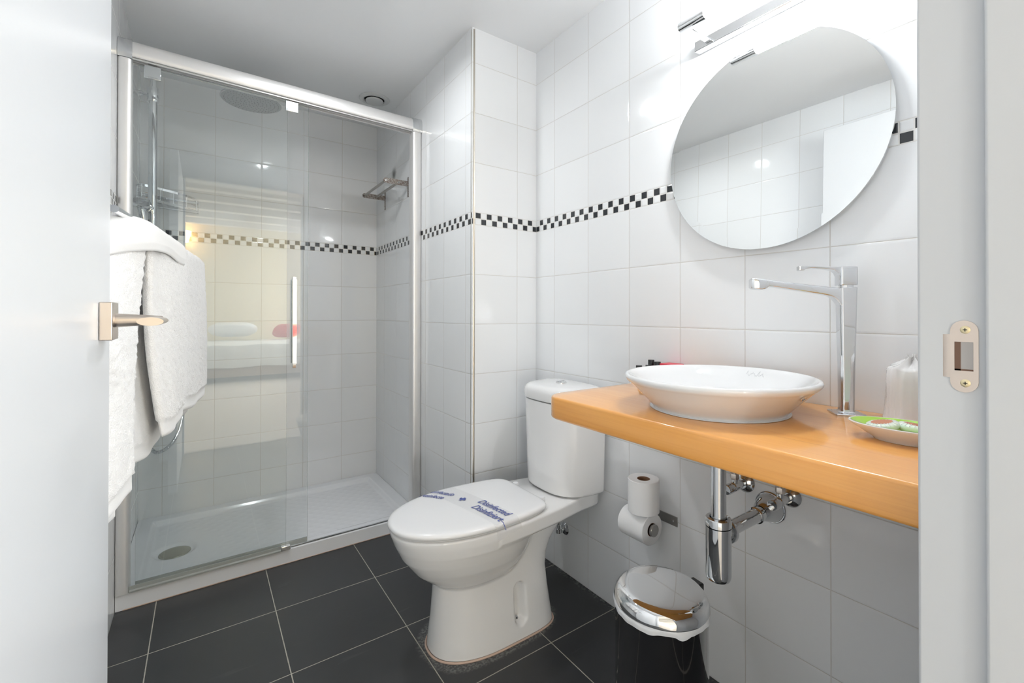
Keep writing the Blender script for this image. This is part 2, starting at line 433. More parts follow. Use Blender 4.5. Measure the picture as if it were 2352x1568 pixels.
# corner strip
tr = MB(); ring = []
for k in range(9):
    a = PI + k / 8 * PI / 2
    ring.append((-.2975 + .0115 * math.cos(a) - .0005, YP + .0105 + .0115 * math.sin(a) - .001))
ring.append((-.2975, YP + .012))
tr.loft([[(x, y, .0) for x, y in ring], [(x, y, CE - .006) for x, y in ring]])
to = tr.obj('trim_1', M_trim); struct(to, 'beige metal strip up the outer tiled corner')
# door frame (jambs, stop, head)
jm = MB()
jm.box(XJ, XJ + .02, .025, YF + .0005, 0, 1.98)
jm.box(XJ - .012, XJ + .001, .025, .103, 0, 1.962)
jm.box(XH - .025, XH - .003, .025, YF + .004, 0, 1.98)
jm.box(XH - .003, XH + .010, .025, .103, 0, 1.962)
jm.box(XH - .025, XJ + .02, .025, YF + .004, 1.962, 1.98)
jo = jm.obj('trim_2', M_frame_paint, bevel=.003); struct(jo, 'white painted door frame on the latch side')
# strike plate on the jamb
def strike():
    x = XJ - .0012
    # outline in (y,z): plate body with rounded ends and a lip towards the room
    zc = .9695
    def arc(cy, cz, r, a0, a1, n=10): return [(cy + r * math.cos(a0 + (a1 - a0) * i / n), cz + r * math.sin(a0 + (a1 - a0) * i / n)) for i in range(n + 1)]
    mb = MB()
    r = .0113; yc = .1208
    top = arc(yc, zc + .0385 - r, r, 0, PI); bot = arc(yc, zc - .0385 + r, r, PI, 2 * PI)
    # strip rings around the hole: split in 4 boxes + 2 half discs (coplanar, one mesh)
    hy0, hy1, hz0, hz1 = .1135, .1285, zc - .0155, zc + .0155
    def slab(poly):
        n = len(poly); v = [(x, a, b) for a, b in poly] + [(x + .0024, a, b) for a, b in poly]
        f = [tuple(range(n)), tuple(range(2 * n - 1, n - 1, -1))] + [(i, i + n, (i + 1) % n + n, (i + 1) % n) for i in range(n)]
        mb.add(v, f)
    slab([(yc + r, hz1)] + top + [(yc - r, hz1)])
    slab([(yc - r, hz0)] + bot + [(yc + r, hz0)])
    slab([(yc - r, hz0), (hy0, hz0), (hy0, hz1), (yc - r, hz1)])
    slab([(hy1, hz0), (yc + r, hz0), (yc + r, hz1), (hy1, hz1)])
    o = mb.obj('strike_plate', M_nickel2, jo, smooth=False, fix=False)
    o['label'] = 'satin nickel strike plate'
    # curved lip
    lip = MB(); rings = []
    for k in range(9):
        t = k / 8; y = yc + r + t * .0165; xx = x + .004 * t * t * 2.2
        rings.append([(xx, y, zc - .0235 + .002 * t * t), (xx, y, zc + .0235 - .002 * t * t), (xx + .002, y, zc + .0235 - .002 * t * t), (xx + .002, y, zc - .0235 + .002 * t * t)])
    lip.loft(rings); lip.obj('lip', M_nickel2, o)
    pk = MB(); pk.box(x + .0006, x + .0010, hy0, hy1, hz0, hz1, 0); pk.box(x + .0003, x + .0006, hy1 - .005, hy1, hz0, hz1, 1); pk.box(x + .0003, x + .0006, hy0, hy1, hz0, hz0 + .0018, 1)
    pk.obj('latch_pocket', [simple('pocket', (.42, .40, .39), .6), simple('pocket_shade', (.16, .09, .06), .7)], o, smooth=False)  # dark edge strips paint recess shade, the pocket itself is flat
    for dz in (-1, 1):
        s = MB(); c0 = (x + .0002, yc - .001, zc + dz * .0285)
        s.lathe([(.0042, 0), (.0042, -.0006), (.0030, -.0012), (0, -.0013)], c0, (1, 0, 0), 20)
        s.box(c0[0] - .00145, c0[0] - .0012, c0[1] - .0018, c0[1] + .0018, c0[2] - .0004, c0[2] + .0004, 1)
        s.box(c0[0] - .00145, c0[0] - .0012, c0[1] - .0004, c0[1] + .0004, c0[2] - .0018, c0[2] + .0018, 1)
        s.obj('screw', [M_brass, M_dark], o)
strike()

# door leaf, swung fully in
dr = MB().box(XH - .0395, XH + .0005, YF + .012, .9345, .008, 1.933)
dro = dr.obj('door_1', M_white_paint, bevel=.0025); struct(dro, 'white flush door swung open into the bathroom')
hz = 1.0035; hy = .868
h = MB().box(XH + .0008, XH + .0148, hy - .0265, hy + .0265, hz - .0265, hz + .0265).obj('door_handle', M_nickel, dro, bevel=.0015)
h['label'] = 'satin nickel lever handle on a square rose'
nk = MB(); nk.lathe([(.0098, 0), (.0096, .006), (.0078, .030), (.0062, .050), (.0060, .052)], (XH + .0148, hy, hz + .001), (1, 0, 0), 32); nk.obj('neck', M_nickel, h)
lv = MB(); rings = []
for i in range(15):
    t = i / 14; y = hy + .006 - t * .115
    if t < .03: sx, sz = .010, .004
    else: sx, sz = .0135, .0055 + .0006 * math.sin(t * PI)
    cx = XH + .0148 + .0455
    rings.append([(cx + sx * math.cos(a * 2 * PI / 28), y, hz + .0005 + sz * math.sin(a * 2 * PI / 28)) for a in range(28)])
lv.loft(rings); lv.obj('lever', M_nickel, h)

# ================================================================== BEDROOM beyond the doorway (seen as reflections)
M_cream = simple('cream_paint', (.70, .61, .43), .7)
M_bwhite = simple('bedroom_white', (.80, .79, .76), .7)
bw = MB()
bw.box(-4.2, 2.5, -5.3, -5.2, 0, 2.6)
struct(bw.obj('wall_bedroom_back', M_cream, smooth=False))
struct(MB().box(-4.2, -4.1, -5.2, .03, 0, 2.6).obj('wall_bedroom_left', M_bwhite, smooth=False))
w = MB(); w.box(2.45, 2.55, -5.2, -5.05, 0, 2.6); w.box(2.45, 2.55, -2.9, .03, 0, 2.6); w.box(2.45, 2.55, -5.05, -2.9, 0, .65); w.box(2.45, 2.55, -5.05, -2.9, 2.25, 2.6)
struct(w.obj('wall_bedroom_right', M_bwhite, smooth=False))
w = MB(); w.box(-4.1, XL - .1, -.02, .03, 0, 2.6); w.box(.1, 2.45, -.02, .03, 0, 2.6); w.box(XL - .1, .1, -.02, .03, CE + .1, 2.6)
w.box(XJ + .02, .1, -.02, .03, 0, CE + .1); w.box(XL - .1, XH - .025, -.02, .03, 0, CE + .1); w.box(XH - .025, XJ + .02, -.02, .03, 1.98, CE + .1)
struct(w.obj('wall_bedroom_front', M_bwhite, smooth=False))
struct(MB().box(-4.2, 2.5, -5.3, .03, 2.6, 2.7).obj('ceiling_bedroom', M_bwhite, smooth=False))
w = MB(); fr = MB()
for (a, b, c, d) in ((-5.05, -4.99, .65, 2.25), (-2.96, -2.9, .65, 2.25), (-4.0, -3.94, .65, 2.25), (-5.05, -2.9, .65, .71), (-5.05, -2.9, 2.19, 2.25)):
    fr.box(2.46, 2.52, a, b, c, d)
wn = fr.obj('window_1', M_bwhite, smooth=False); struct(wn)
for i in range(7):
    y = -4.9 + i * .62
    b = MB().box(-4.1, 2.45, y, y + .13, 2.44, 2.598).obj('ceiling_beam', simple('beam_paint%d' % i, (.62, .58, .52), .6), smooth=False, bevel=.006)
    b['kind'] = 'structure'
bed = thing('bed', 'made bed in the bedroom beyond the doorway, seen only reflected in the shower glass', 'bed', (-.4, -4.35, 0))
MB().box(-1.6, .8, -5.15, -3.75, .08, .30).obj('bed_frame', simple('bed_wood', (.35, .24, .16), .4), bed, bevel=.01)
MB().box(-1.58, .78, -5.13, -3.77, .30, .50).obj('mattress', simple('mattress_cloth', (.8, .79, .76), .9), bed, bevel=.04)
q = MB(); rings = []
for i in range(41):
    t = i / 40; x = -1.62 + 2.44 * t
    prof = [(-5.14, .52), (-4.9, .555), (-4.3, .565), (-3.9, .56), (-3.77, .54), (-3.73, .48), (-3.72, .38), (-3.715, .22), (-3.735, .22), (-3.745, .38), (-3.75, .49), (-3.9, .51), (-5.13, .51)]
    rings.append([(x, y + (.010 * math.sin(x * 23 + 2) if y > -3.76 else 0), z + .008 * math.sin(x * 9 + y * 7)) for y, z in prof])
q.loft(rings).obj('duvet', simple('duvet_cloth', (.84, .83, .80), .9, bumpn=(14, .4, .02)), bed)
def pillow(name, c, sx, sy, sz, tilt, mat, label):
    mb = MB(); n, m = 24, 32; v = []; f = []
    rt_ = Euler(tilt).to_matrix()
    for i in range(n + 1):
        a = -PI / 2 + PI * i / n
        for j in range(m):
            b = 2 * PI * j / m
            ca, cb, sb = math.cos(a), math.cos(b), math.sin(b)
            e = .55
            x = sx * (abs(ca) ** e) * math.copysign(abs(cb) ** e, cb); y = sy * (abs(ca) ** e) * math.copysign(abs(sb) ** e, sb)
            z = sz * math.sin(a) * (1 - .6 * (max(abs(x / sx), abs(y / sy))) ** 3)
            v.append(Vector(c) + rt_ @ Vector((x, y, z)))
    for i in range(n):
        for j in range(m): f.append((i * m + j, i * m + (j + 1) % m, (i + 1) * m + (j + 1) % m, (i + 1) * m + j))
    mb.add(v, f); o = mb.obj(name, mat); tag(o, label, 'pillow'); return o
pillow('pillow', (-.75, -4.75, .74), .34, .22, .10, (.35, 0, .05), simple('pillow_white', (.85, .85, .84), .9), 'white pillow at the head of the bed, seen reflected in the shower glass')
pillow('pillow', (.02, -4.62, .71), .22, .19, .09, (.5, 0, -.1), simple('pillow_red', (.62, .10, .09), .9), 'red cushion on the bed, seen reflected in the shower glass')
wl_ = thing('wall_lamp', 'warm glowing wall lamp high on the bedroom wall beyond the doorway', 'lamp', (-1.42, -5.2, 2.20))
MB().lathe([(.05, 0), (.05, .02), (.012, .03), (.012, .09)], (-1.42, -5.199, 2.20), (0, 1, 0), 24).obj('wall_plate', M_steel, wl_)
MB().lathe([(.07, -.09), (.11, .09)], (-1.42, -5.09, 2.25), (0, 0, 1), 32, cap0=False, cap1=False).obj('lamp_shade', M_warm, wl_)

# ================================================================== COUNTER
ZT = .8055
def counter():
    out = []; r = .055; x0, x1 = -.442, -.001; y0, y1 = YF + .0008, .932
    for k in range(13):
        a = PI / 2 + k / 12 * PI / 2
        out.append((x0 + r + r * math.cos(a), y1 - r + r * math.sin(a)))
    out += [(x0, y0), (x1, y0), (x1, y1)]
    def ins(d):
        res = []
        for x, y in out: res.append((min(x, x) if x == x1 else x + d * max(0, min(1, (x1 - x) / .4)), y - d if y > y1 - .06 else y))
        return res
    rings = []
    for z, d in ((ZT - .055, .0035), (ZT - .0525, .001), (ZT - .050, 0), (ZT - .006, 0), (ZT - .003, .0008), (ZT - .001, .0025), (ZT, .0055)):
        rings.append([(x, y, z) for x, y in ins(d)])
    return MB().loft(rings)
co = counter().obj('countertop', M_wood); tag(co, 'varnished orange pine shelf counter along the right wall', 'countertop')

# ================================================================== BASIN
BX, BY = -.230, .572
bt = thing('vessel_basin', 'round white vessel basin standing on the pine counter', 'basin', (BX, BY, ZT + .0005))
prof = [(.0, .0005), (.134, .0005), (.1385, .0025), (.141, .006), (.150, .016), (.170, .037), (.188, .054), (.196, .0605), (.1995, .0655), (.2003, .069), (.1990, .0725), (.1958, .0742), (.190, .0735), (.178, .066), (.155, .049), (.125, .034), (.09, .026), (.045, .0225), (.024, .021), (.022, .0195), (0, .0195)]
# smooth the profile
def smooth_prof(p, n=4):
    out = [p[0]]
    for i in range(len(p) - 1):
        p0 = p[max(i - 1, 0)]; p1 = p[i]; p2 = p[i + 1]; p3 = p[min(i + 2, len(p) - 1)]
        for k in range(1, n + 1):
            t = k / n
            def cr(a, b, c, d): return .5 * (2 * b + (c - a) * t + (2 * a - 5 * b + 4 * c - d) * t * t + (3 * b - a - 3 * c + d) * t ** 3)
            out.append((max(0, cr(p0[0], p1[0], p2[0], p3[0])), cr(p0[1], p1[1], p2[1], p3[1])))
    return out
MB().lathe(smooth_prof(prof), (BX, BY, ZT), (0, 0, 1), 128, cap0=False, cap1=False).obj('bowl', M_basin, bt)
MB().lathe([(.0, .0198), (.021, .0200), (.0205, .0225), (.017, .0235), (.006, .0240), (0, .0240)], (BX, BY, ZT), (0, 0, 1), 40).obj('drain', M_chrome, bt)
# faint printed signature on the far inner slope
_ps = [p for p in smooth_prof(prof)[smooth_prof(prof).index(max(smooth_prof(prof), key=lambda q: q[1])):]]
def SIGZ(r): return float(np.interp(r, [p[0] for p in _ps][::-1], [p[1] for p in _ps][::-1]))
sg = MB(); sp = []
rr = .170
for i in range(90):
    t = i / 89; ang = math.radians(8.5 - 15 * t)
    wob = (.0045 * math.sin(t * 23 + 1.2 * math.sin(t * 9)) + .0022 * math.sin(t * 61)) * (1.5 if t < .12 or .55 < t < .66 else .75)
    r_ = rr + wob
    z = ZT + SIGZ(r_)
    sp.append((BX + r_ * math.cos(ang), BY + r_ * math.sin(ang), z + .0002))
sg.tube(sp, .00035, 5).obj('signature', simple('grey_ink', (.55, .56, .58), .5), bt)
# overflow hole ring on the underside right
MB().lathe([(.006, 0), (.006, .0015), (.004, .0018), (.004, 0)], (BX - .02, BY - .186, ZT + .051), Vector((-.1, -.72, -.7)), 16).obj('fixing_cap', M_chrome2, bt)
# silicone bead
sb = MB().lathe([(.1335, 0), (.1383, .0), (.1380, .0005), (.1370, .0006)], (BX, BY, ZT), (0, 0, 1), 96).obj('sealant_bead', simple('brown_sealant', (.22, .15, .10), .4), bt)

# ================================================================== FAUCET
FX, FY = -.063, .381; FA = math.radians(130)
fd = Vector((math.cos(FA), math.sin(FA), 0)); fs = Vector((-fd.y, fd.x, 0)); fz = Vector((0, 0, 1))
ft = thing('basin_faucet', 'tall chrome single lever faucet with long flat spout beside the basin', 'faucet', (FX, FY, ZT))
FC = Vector((FX, FY, ZT))
def rsq(c, a, b, r, n=6):      # rounded square ring in the fd/fs plane
    out = []
    for (sx, sy, a0) in ((1, 1, 0), (-1, 1, PI / 2), (-1, -1, PI), (1, -1, 3 * PI / 2)):
        for k in range(n + 1):
            t = a0 + k / n * PI / 2
            out.append(c + fd * (sx * (a - r) + r * math.cos(t)) + fs * (sy * (b - r) + r * math.sin(t)))
    return out
MB().loft([rsq(FC + fz * z, a, a, .003) for z, a in ((.0003, .0275), (.003, .0275), (.0042, .0265), (.0046, .024))]).obj('base_plate', M_faucet, ft)
MB().loft([rsq(FC + fz * z, a, a * 1.02, r) for z, a, r in ((.0046, .0165, .006), (.007, .0135, .006), (.012, .0125, .006), (.10, .0134, .006), (.18, .0150, .0065), (.255, .0165, .007), (.2630, .0168, .007), (.2640, .0160, .0065))]).obj('column', M_faucet, ft)
MB().lathe([(.0135, .2640), (.0135, .2685)], FC, (0, 0, 1), 32).obj('collar', M_chrome2, ft)
MB().loft([rsq(FC + fz * z, a, a * 1.02, r) for z, a, r in ((.2685, .0165, .007), (.2695, .0172, .007), (.3045, .0172, .007), (.3065, .0168, .007), (.3072, .015, .0065))]).obj('lever_body', M_faucet, ft)
# spout
sp_ = MB(); rings = []
for s_, zt_, h_, w_ in ((.006, .2630, .044, .0150), (.014, .2632, .038, .0150), (.019, .2633, .029, .0150), (.025, .2640, .0225, .0148), (.033, .2650, .0185, .0146), (.050, .2672, .0165, .0142), (.100, .2742, .0150, .0136), (.140, .2802, .0140, .0134), (.150, .2818, .0140, .0140), (.156, .2830, .020, .0150), (.164, .2842, .0235, .0152), (.178, .2858, .0240, .0150), (.183, .2860, .0225, .0140), (.185, .2845, .0190, .0125)):
    c = FC + fd * s_ + fz * zt_; rr_ = .003
    ring_ = []
    for (a, b, t0) in ((1, 0, PI / 2), (1, -1, 0), (-1, -1, -PI / 2), (-1, 0, -PI)):
        for k in range(4):
            t = t0 - (PI / 2) * (k / 3)
            ring_.append(c + fs * (a * (w_ - rr_) + rr_ * math.cos(t)) + fz * ((-rr_ if b == 0 else -h_ + rr_) + rr_ * math.sin(t)))
    rings.append(ring_)
sp_.loft(rings).obj('spout', M_faucet, ft)
lv = MB(); rings = []
for s_, zt_, h_, w_ in ((.008, .3068, .030, .0150), (.014, .3068, .026, .0150), (.019, .3066, .012, .0145), (.026, .3068, .0058, .0135), (.045, .3078, .0036, .0115), (.068, .3092, .0032, .0100), (.078, .3098, .0050, .0100), (.081, .3100, .0085, .0102), (.089, .3104, .0090, .0100), (.091, .3100, .0080, .0092)):
    c = FC + fd * s_ + fz * zt_
    rings.append([c + fs * w_, c + fs * (w_ - .001) - fz * h_, c - fs * (w_ - .001) - fz * h_, c - fs * w_, c - fs * (w_ - .002) + fz * .0006, c + fs * (w_ - .002) + fz * .0006])
lv.loft(rings).obj('lever', M_faucet, ft, bevel=.0008)
MB().lathe([(.0035, 0), (.0035, .0025), (.002, .003)], FC + fz * .283 - fd * .0172, -fd, 16).obj('set_screw', M_chrome2, ft)

# ================================================================== MIRROR
MYc, MZc, MR = .583, 1.4425, .274
mt = thing('round_mirror', 'large round frameless mirror on the tiled wall above the basin', 'mirror', (-.012, MYc, MZc))
tilt = .016
def mring(r, d, n=128):
    out = []
    for j in range(n):
        a = 2 * PI * j / n; y = r * math.cos(a); z = r * .965 * math.sin(a)
        out.append((-.014 - d + z * tilt, MYc + y, MZc + z))
    return out
mm = MB().loft([mring(MR - .0015, -.005), mring(MR, -.004), mring(MR, .0), mring(MR - .024, .0001)], cap0=True, cap1=False)
mm.obj('bevelled_edge', M_mirror, mt)
mc = MB(); rg = mring(MR - .024, .00011); mc.add(rg, [tuple(range(len(rg)))]); mc.obj('mirror_face', M_mirror, mt, smooth=False)
MB().lathe([(.11, 0), (.11, .0095)], (-.0004, MYc, MZc), (-1, 0, 0), 48).obj('backing_disc', M_chrome2, mt)

# ================================================================== VANITY LAMP
lt = thing('vanity_lamp', 'chrome linear wall lamp glowing above the round mirror', 'lamp', (-.01, .585, 1.77))
LY0, LY1 = .405, .768
MB().box(-.026, -.0005, LY0, LY1, 1.757, 1.785).obj('back_plate', M_chrome2, lt, bevel=.002)
for y in (LY0 + .045, LY1 - .045):
    MB().box(-.118, -.026, y - .009, y + .009, 1.764, 1.772).obj('arm', M_chrome, lt, bevel=.002)
def prof_bar(x, z, n=20):
    out = []
    for k in range(n):
        a = 2 * PI * k / n; out.append((x + .0165 * math.copysign(abs(math.cos(a)) ** .7, math.cos(a)), z + .0125 * math.copysign(abs(math.sin(a)) ** .8, math.sin(a))))
    return out
for (a, b) in ((LY0 + .012, LY0 + .086), (LY1 - .106, LY1 - .032)):
    MB().loft([[(x, a, z) for x, z in prof_bar(-.131, 1.768)], [(x, b, z) for x, z in prof_bar(-.131, 1.768)]]).obj('end_cap', M_chrome, lt, bevel=.001)
MB().lathe([(.0135, 0), (.0135, LY1 - .106 - (LY0 + .086) - .0004)], (-.131, LY0 + .0862, 1.768), (0, 1, 0), 32).obj('glowing_tube', M_lamp, lt)

# ================================================================== TOILET
TY = 1.280
tt = thing('toilet', 'white close coupled toilet with lid down against the right wall', 'toilet', (-.40, TY, 0))
def toilet_body():
    NT, NR = 320, 500
    CX = -.43
    zs = np.concatenate([np.linspace(0.003, .19, 64), np.linspace(.1925, .345, 70), np.linspace(.347, .383, 14), [.3855, .3872, .388]])
    th = np.linspace(0, 2 * PI, NT, endpoint=False)
    rg = np.linspace(.0, .46, NR)
    Xg = CX + rg[None, :] * np.cos(th)[:, None]; Yg = rg[None, :] * np.sin(th)[:, None]
    ip = lambda z, pts: float(np.interp(z, [p[0] for p in pts], [p[1] for p in pts]))
    def sup(xf, xr, xc, b, nf, nr):
        a = np.where(Xg < xc, xc - xf, xr - xc); n = np.where(Xg < xc, nf, nr)
        q = ((np.abs(Xg - xc) / a) ** n + (np.abs(Yg) / b) ** n) ** (1 / n)
        return (q - 1) * min(b, .12)
    def smin(a, b, k):
        h = np.clip(.5 + .5 * (b - a) / k, 0, 1); return b * (1 - h) + a * h - k * h * (1 - h)
    rings = []
    for z in zs:
        pf = ip(z, [(0, -.600), (.03, -.598), (.1, -.590), (.2, -.583), (.24, -.572), (.3, -.56), (.39, -.55)])
        prr = ip(z, [(0, -.193), (.06, -.200), (.12, -.208), (.18, -.214), (.22, -.205), (.257, -.180), (.29, -.140), (.32, -.085), (.335, -.045), (.345, -.022), (.36, -.014), (.39, -.012)])
        pb = ip(z, [(0, .121), (.02, .119), (.06, .112), (.14, .104), (.2, .098), (.24, .090), (.30, .082), (.335, .095), (.36, .122), (.39, .126)])
        g = sup(pf, prr, -.40, pb, 2.3, 5)
        if z > .185:
            bf_ = ip(z, [(.185, -.52), (.20, -.575), (.215, -.603), (.235, -.628), (.25, -.645), (.30, -.683), (.34, -.702), (.373, -.714), (.383, -.715), (.386, -.713), (.388, -.706)])
            br = ip(z, [(.185, -.36), (.22, -.32), (.28, -.28), (.34, -.265), (.39, -.25)])
            bb = ip(z, [(.185, .05), (.20, .088), (.215, .106), (.24, .124), (.27, .140), (.30, .151), (.328, .1600), (.334, .1625), (.36, .1665), (.383, .167), (.386, .165), (.388, .158)])
            g2 = sup(bf_, br, -.45, bb, 2.15, 2.6)
            g = smin(g, g2, .012)
        if z > .330:
            # flat shelf behind the bowl, narrowing to the wall
            e = ip(z, [(.330, .03), (.336, .008), (.345, 0), (.384, 0), (.388, .006)])
            wb_ = np.interp(Xg, [-.35, -.22, -.10, 0], [.165, .150, .126, .122]) - e
            q = np.maximum(np.abs(Yg) - wb_, np.maximum(Xg + .012 + e, -.45 - Xg))
            g = smin(g, q, .012)
        # outermost zero crossing along each ray
        inside = g <= 0
        last = NR - 1 - np.argmax(inside[:, ::-1], axis=1)
        last = np.clip(last, 0, NR - 2)
        g0 = g[np.arange(NT), last]; g1 = g[np.arange(NT), last + 1]
        t = np.clip(g0 / (g0 - g1 + 1e-12), 0, 1)
        r = rg[last] + t * (rg[1] - rg[0])
        X = CX + r * np.cos(th); Y = r * np.sin(th)
        # screw niches on both flanks
        for sgn in (-1, 1):
            m = (np.sign(Y) == sgn) & (X > -.40) & (X < -.29)
            dx = (X + .345) / .0175; zz = np.clip(z, .062, .150)
            d = np.sqrt(dx ** 2 + ((z - zz) / .0175) ** 2)
            amt = .030 * np.clip((1.12 - d) / .30, 0, 1); amt = (amt / .03) ** 2 * (3 - 2 * amt / .03) * .03
            Y = np.where(m, Y - sgn * amt, Y)
        rings.append([(float(x), TY + float(y), float(z)) for x, y in zip(X, Y)])
    mb = MB().loft(rings)
    return mb
tb = toilet_body().obj('bowl', M_ceramic, tt)
smd = tb.modifiers.new('smooth', 'SMOOTH'); smd.factor = .5; smd.iterations = 6
tb.data.polygons.foreach_set('use_smooth', [True] * len(tb.data.polygons))
for a in tb.data.attributes:
    if a.name == 'sharp_edge': tb.data.attributes.remove(a); break
# foot sealant
fo_ = []
for i in range(120):
    a = 2 * PI * i / 120
    cx, sy = math.cos(a), math.sin(a)
    if cx < 0: x = -.40 + .203 * math.copysign(abs(cx) ** (2 / 2.3), cx); y = .123 * math.copysign(abs(sy) ** (2 / 2.3), sy)
    else: x = -.40 + .208 * abs(cx) ** (2 / 5); y = .123 * math.copysign(abs(sy) ** (2 / 5), sy)
    fo_.append((x, TY + y, .0022))
MB().tube(fo_, .0032, 8, closed=True).obj('foot_sealant', M_silic, tt)
for s_ in (-1,):
    bo = MB(); bo.lathe([(.006, 0), (.006, .007), (.004, .009), (0, .0095)], (-.352, TY - .0905, .058), (0, -1, .35), 6)
    bo.obj('floor_bolt', M_chrome2, tt)
def lid_ring(z, ins, n=120):
    out = []
    for i in range(n):
        a = 2 * PI * i / n; cx, sy = math.cos(a), math.sin(a)
        if cx < 0: e = 2 / 2.12; x = -.455 + (.266 - ins) * math.copysign(abs(cx) ** e, cx); y = (.1705 - ins) * math.copysign(abs(sy) ** e, sy)
        else:
            e = 2 / 8.0; x = -.455 + (.206 - ins) * abs(cx) ** e; y = (.1705 - ins) * math.copysign(abs(sy) ** e, sy)
            y *= 1 - .15 * ((x + .455) / .206) ** 1.6
        out.append((x, TY + y, z))
    return out
MB().loft([lid_ring(.3890, .012), lid_ring(.3890, .007), lid_ring(.3925, .006), lid_ring(.3925, .012)]).obj('seat', M_seat, tt)
MB().loft([lid_ring(.3945, .008), lid_ring(.3950, .002), lid_ring(.3975, .0002), lid_ring(.4025, .0002), lid_ring(.4065, .0022), lid_ring(.4095, .0065), lid_ring(.4115, .013), lid_ring(.4125, .022), lid_ring(.4138, .05), lid_ring(.4150, .10), lid_ring(.4154, .14)]).obj('lid', M_seat, tt)
for s_ in (-1, 1):
    MB().lathe([(.010, 0), (.0115, .003), (.0115, .014), (.009, .018), (0, .0185)], (-.239, TY + s_ * .078, .388), (0, 0, 1), 24).obj('hinge', M_seat, tt)
def tank_ring(z, sc, ins=0, n=140):
    out = []
    for i in range(n):
        a = 2 * PI * i / n; cx, sy = math.cos(a), math.sin(a)
        e = 2 / 2.5 if cx < 0 else 2 / 9
        xx = (.150 * sc - ins) if cx < 0 else .034 - min(ins, .02) * .5
        y = (.163 * sc - ins) * math.copysign(abs(sy) ** (2 / 2.9), sy)
        x = -.047 + xx * math.copysign(abs(cx) ** e, cx)
        out.append((x, TY + y, z))
    return out
MB().loft([tank_ring(.3905, .925, .012), tank_ring(.392, .93, .006), tank_ring(.397, .935, .001), tank_ring(.404, .938), tank_ring(.50, .955), tank_ring(.62, .975), tank_ring(.7035, .985), tank_ring(.7045, .975, .004)]).obj('tank', M_ceramic, tt)
MB().loft([tank_ring(.7065, 1.0, .006), tank_ring(.7085, 1.01, .001), tank_ring(.716, 1.015), tank_ring(.735, 1.015), tank_ring(.744, 1.015, .003), tank_ring(.7515, 1.015, .010), tank_ring(.7560, 1.015, .021), tank_ring(.7585, 1.0, .036), tank_ring(.7605, 1.0, .07), tank_ring(.761, 1.0, .10)]).obj('tank_lid', M_ceramic, tt)
fb = MB().lathe([(.021, 0), (.021, .0025), (.0185, .0045), (.0175, .0040)], (-.090, TY, .7605), (0, 0, 1), 40).obj('flush_button', M_chrome, tt)
for s_ in (-1, 1):
    mb = MB(); ring = []
    for k in range(21):
        a = s_ * PI / 2 + s_ * 0 + (k / 20 - .5) * PI * .94
        ring.append((-.090 + .0165 * math.cos(a), TY + .0165 * math.sin(a)))
    mb.loft([[(x, y, .7645) for x, y in ring], [(x, y, .7665 + (.002 if s_ > 0 else 0)) for x, y in ring]]); mb.obj('button_half', M_chrome, fb, bevel=.0008)

# water connection valve behind the toilet
sv = thing('stop_valve', 'small chrome angle valve on the right wall low behind the toilet', 'valve', (-.02, 1.365, .172))
MB().lathe([(.024, 0), (.024, .002), (.018, .007), (.009, .009), (.009, .03)], (-.0005, 1.365, .172), (-1, 0, 0), 32).obj('escutcheon', M_chrome, sv)
MB().lathe([(.011, 0), (.011, .016), (.008, .018), (.008, .03)], (-.032, 1.365, .164), (0, 0, 1), 16).obj('valve_body', M_chrome, sv)
MB().tube(bez((-.032, 1.365, .19), (-.035, 1.365, .28), (-.05, 1.35, .29), (-.06, 1.34, .318), 12), .005, 10).obj('hose', M_chrome2, sv)

# paper band over the lid
def text_mesh(body, size, sx=1.0, shear=0.0, offset=0.0, extrude=.0002):
    cu = bpy.data.curves.new('t', 'FONT'); cu.body = body; cu.size = size; cu.shear = shear; cu.offset = offset; cu.extrude = extrude; cu.resolution_u = 3
    o = bpy.data.objects.new('t', cu); C.objects.link(o)
    dg = bpy.context.evaluated_depsgraph_get(); dg.update()
    me = bpy.data.meshes.new_from_object(o.evaluated_get(dg))
    bpy.data.objects.remove(o); bpy.data.curves.remove(cu)
    me.transform(Matrix.Diagonal((sx, 1, 1, 1))); return me
sbd = thing('sanitary_band', 'clear film band printed in blue across the closed toilet lid', 'sanitary band', (-.474, 1.28, .416))
bdir = Vector((.19, -.982, 0)).normalized(); bup = Vector((.982, .19, 0)).normalized()
bc = Vector((-.462, 1.262, 0))
def lid_z(x, y):       # height of the lid surface under a point
    xx = x + .455; yy = abs(y - TY)
    if xx < 0: q = ((-xx / .266) ** 2.12 + (yy / .1705) ** 2.12) ** (1 / 2.12)
    else: q = ((xx / .206) ** 8 + (yy / (.1705 * (1 - .15 * min(1, xx / .206) ** 1.6))) ** 8) ** (1 / 8)
    ins = (1 - q) * .1705
    return float(np.interp(ins, [-.01, 0, .0022, .0065, .013, .022, .05, .10, .14], [.385, .401, .4065, .4095, .4115, .4125, .4138, .4150, .4154]))
bm_ = MB(); NB = 60; v = []; f = []
for i in range(NB + 1):
    t = -1 + 2 * i / NB
    for j in range(7):
        s_ = (j / 6 - .5) * .084
        # walk out to the lid rim, then droop down its side
        L = t * .182
        P = bc + bdir * L + bup * s_
        z = lid_z(P.x, P.y)
        yy = P.y - TY
        lim = .1725
        if abs(yy) > lim:
            over = abs(yy) - lim; P.y = TY + math.copysign(lim + .0025, yy); z = .400 - over * 1.2
        v.append((P.x, P.y, z + .0008))
for i in range(NB):
    for j in range(6): f.append((i * 7 + j, i * 7 + j + 1, (i + 1) * 7 + j + 1, (i + 1) * 7 + j))
bm_.add(v, f)
bfm = G('band_film'); bfm.n.remove(bfm.b)
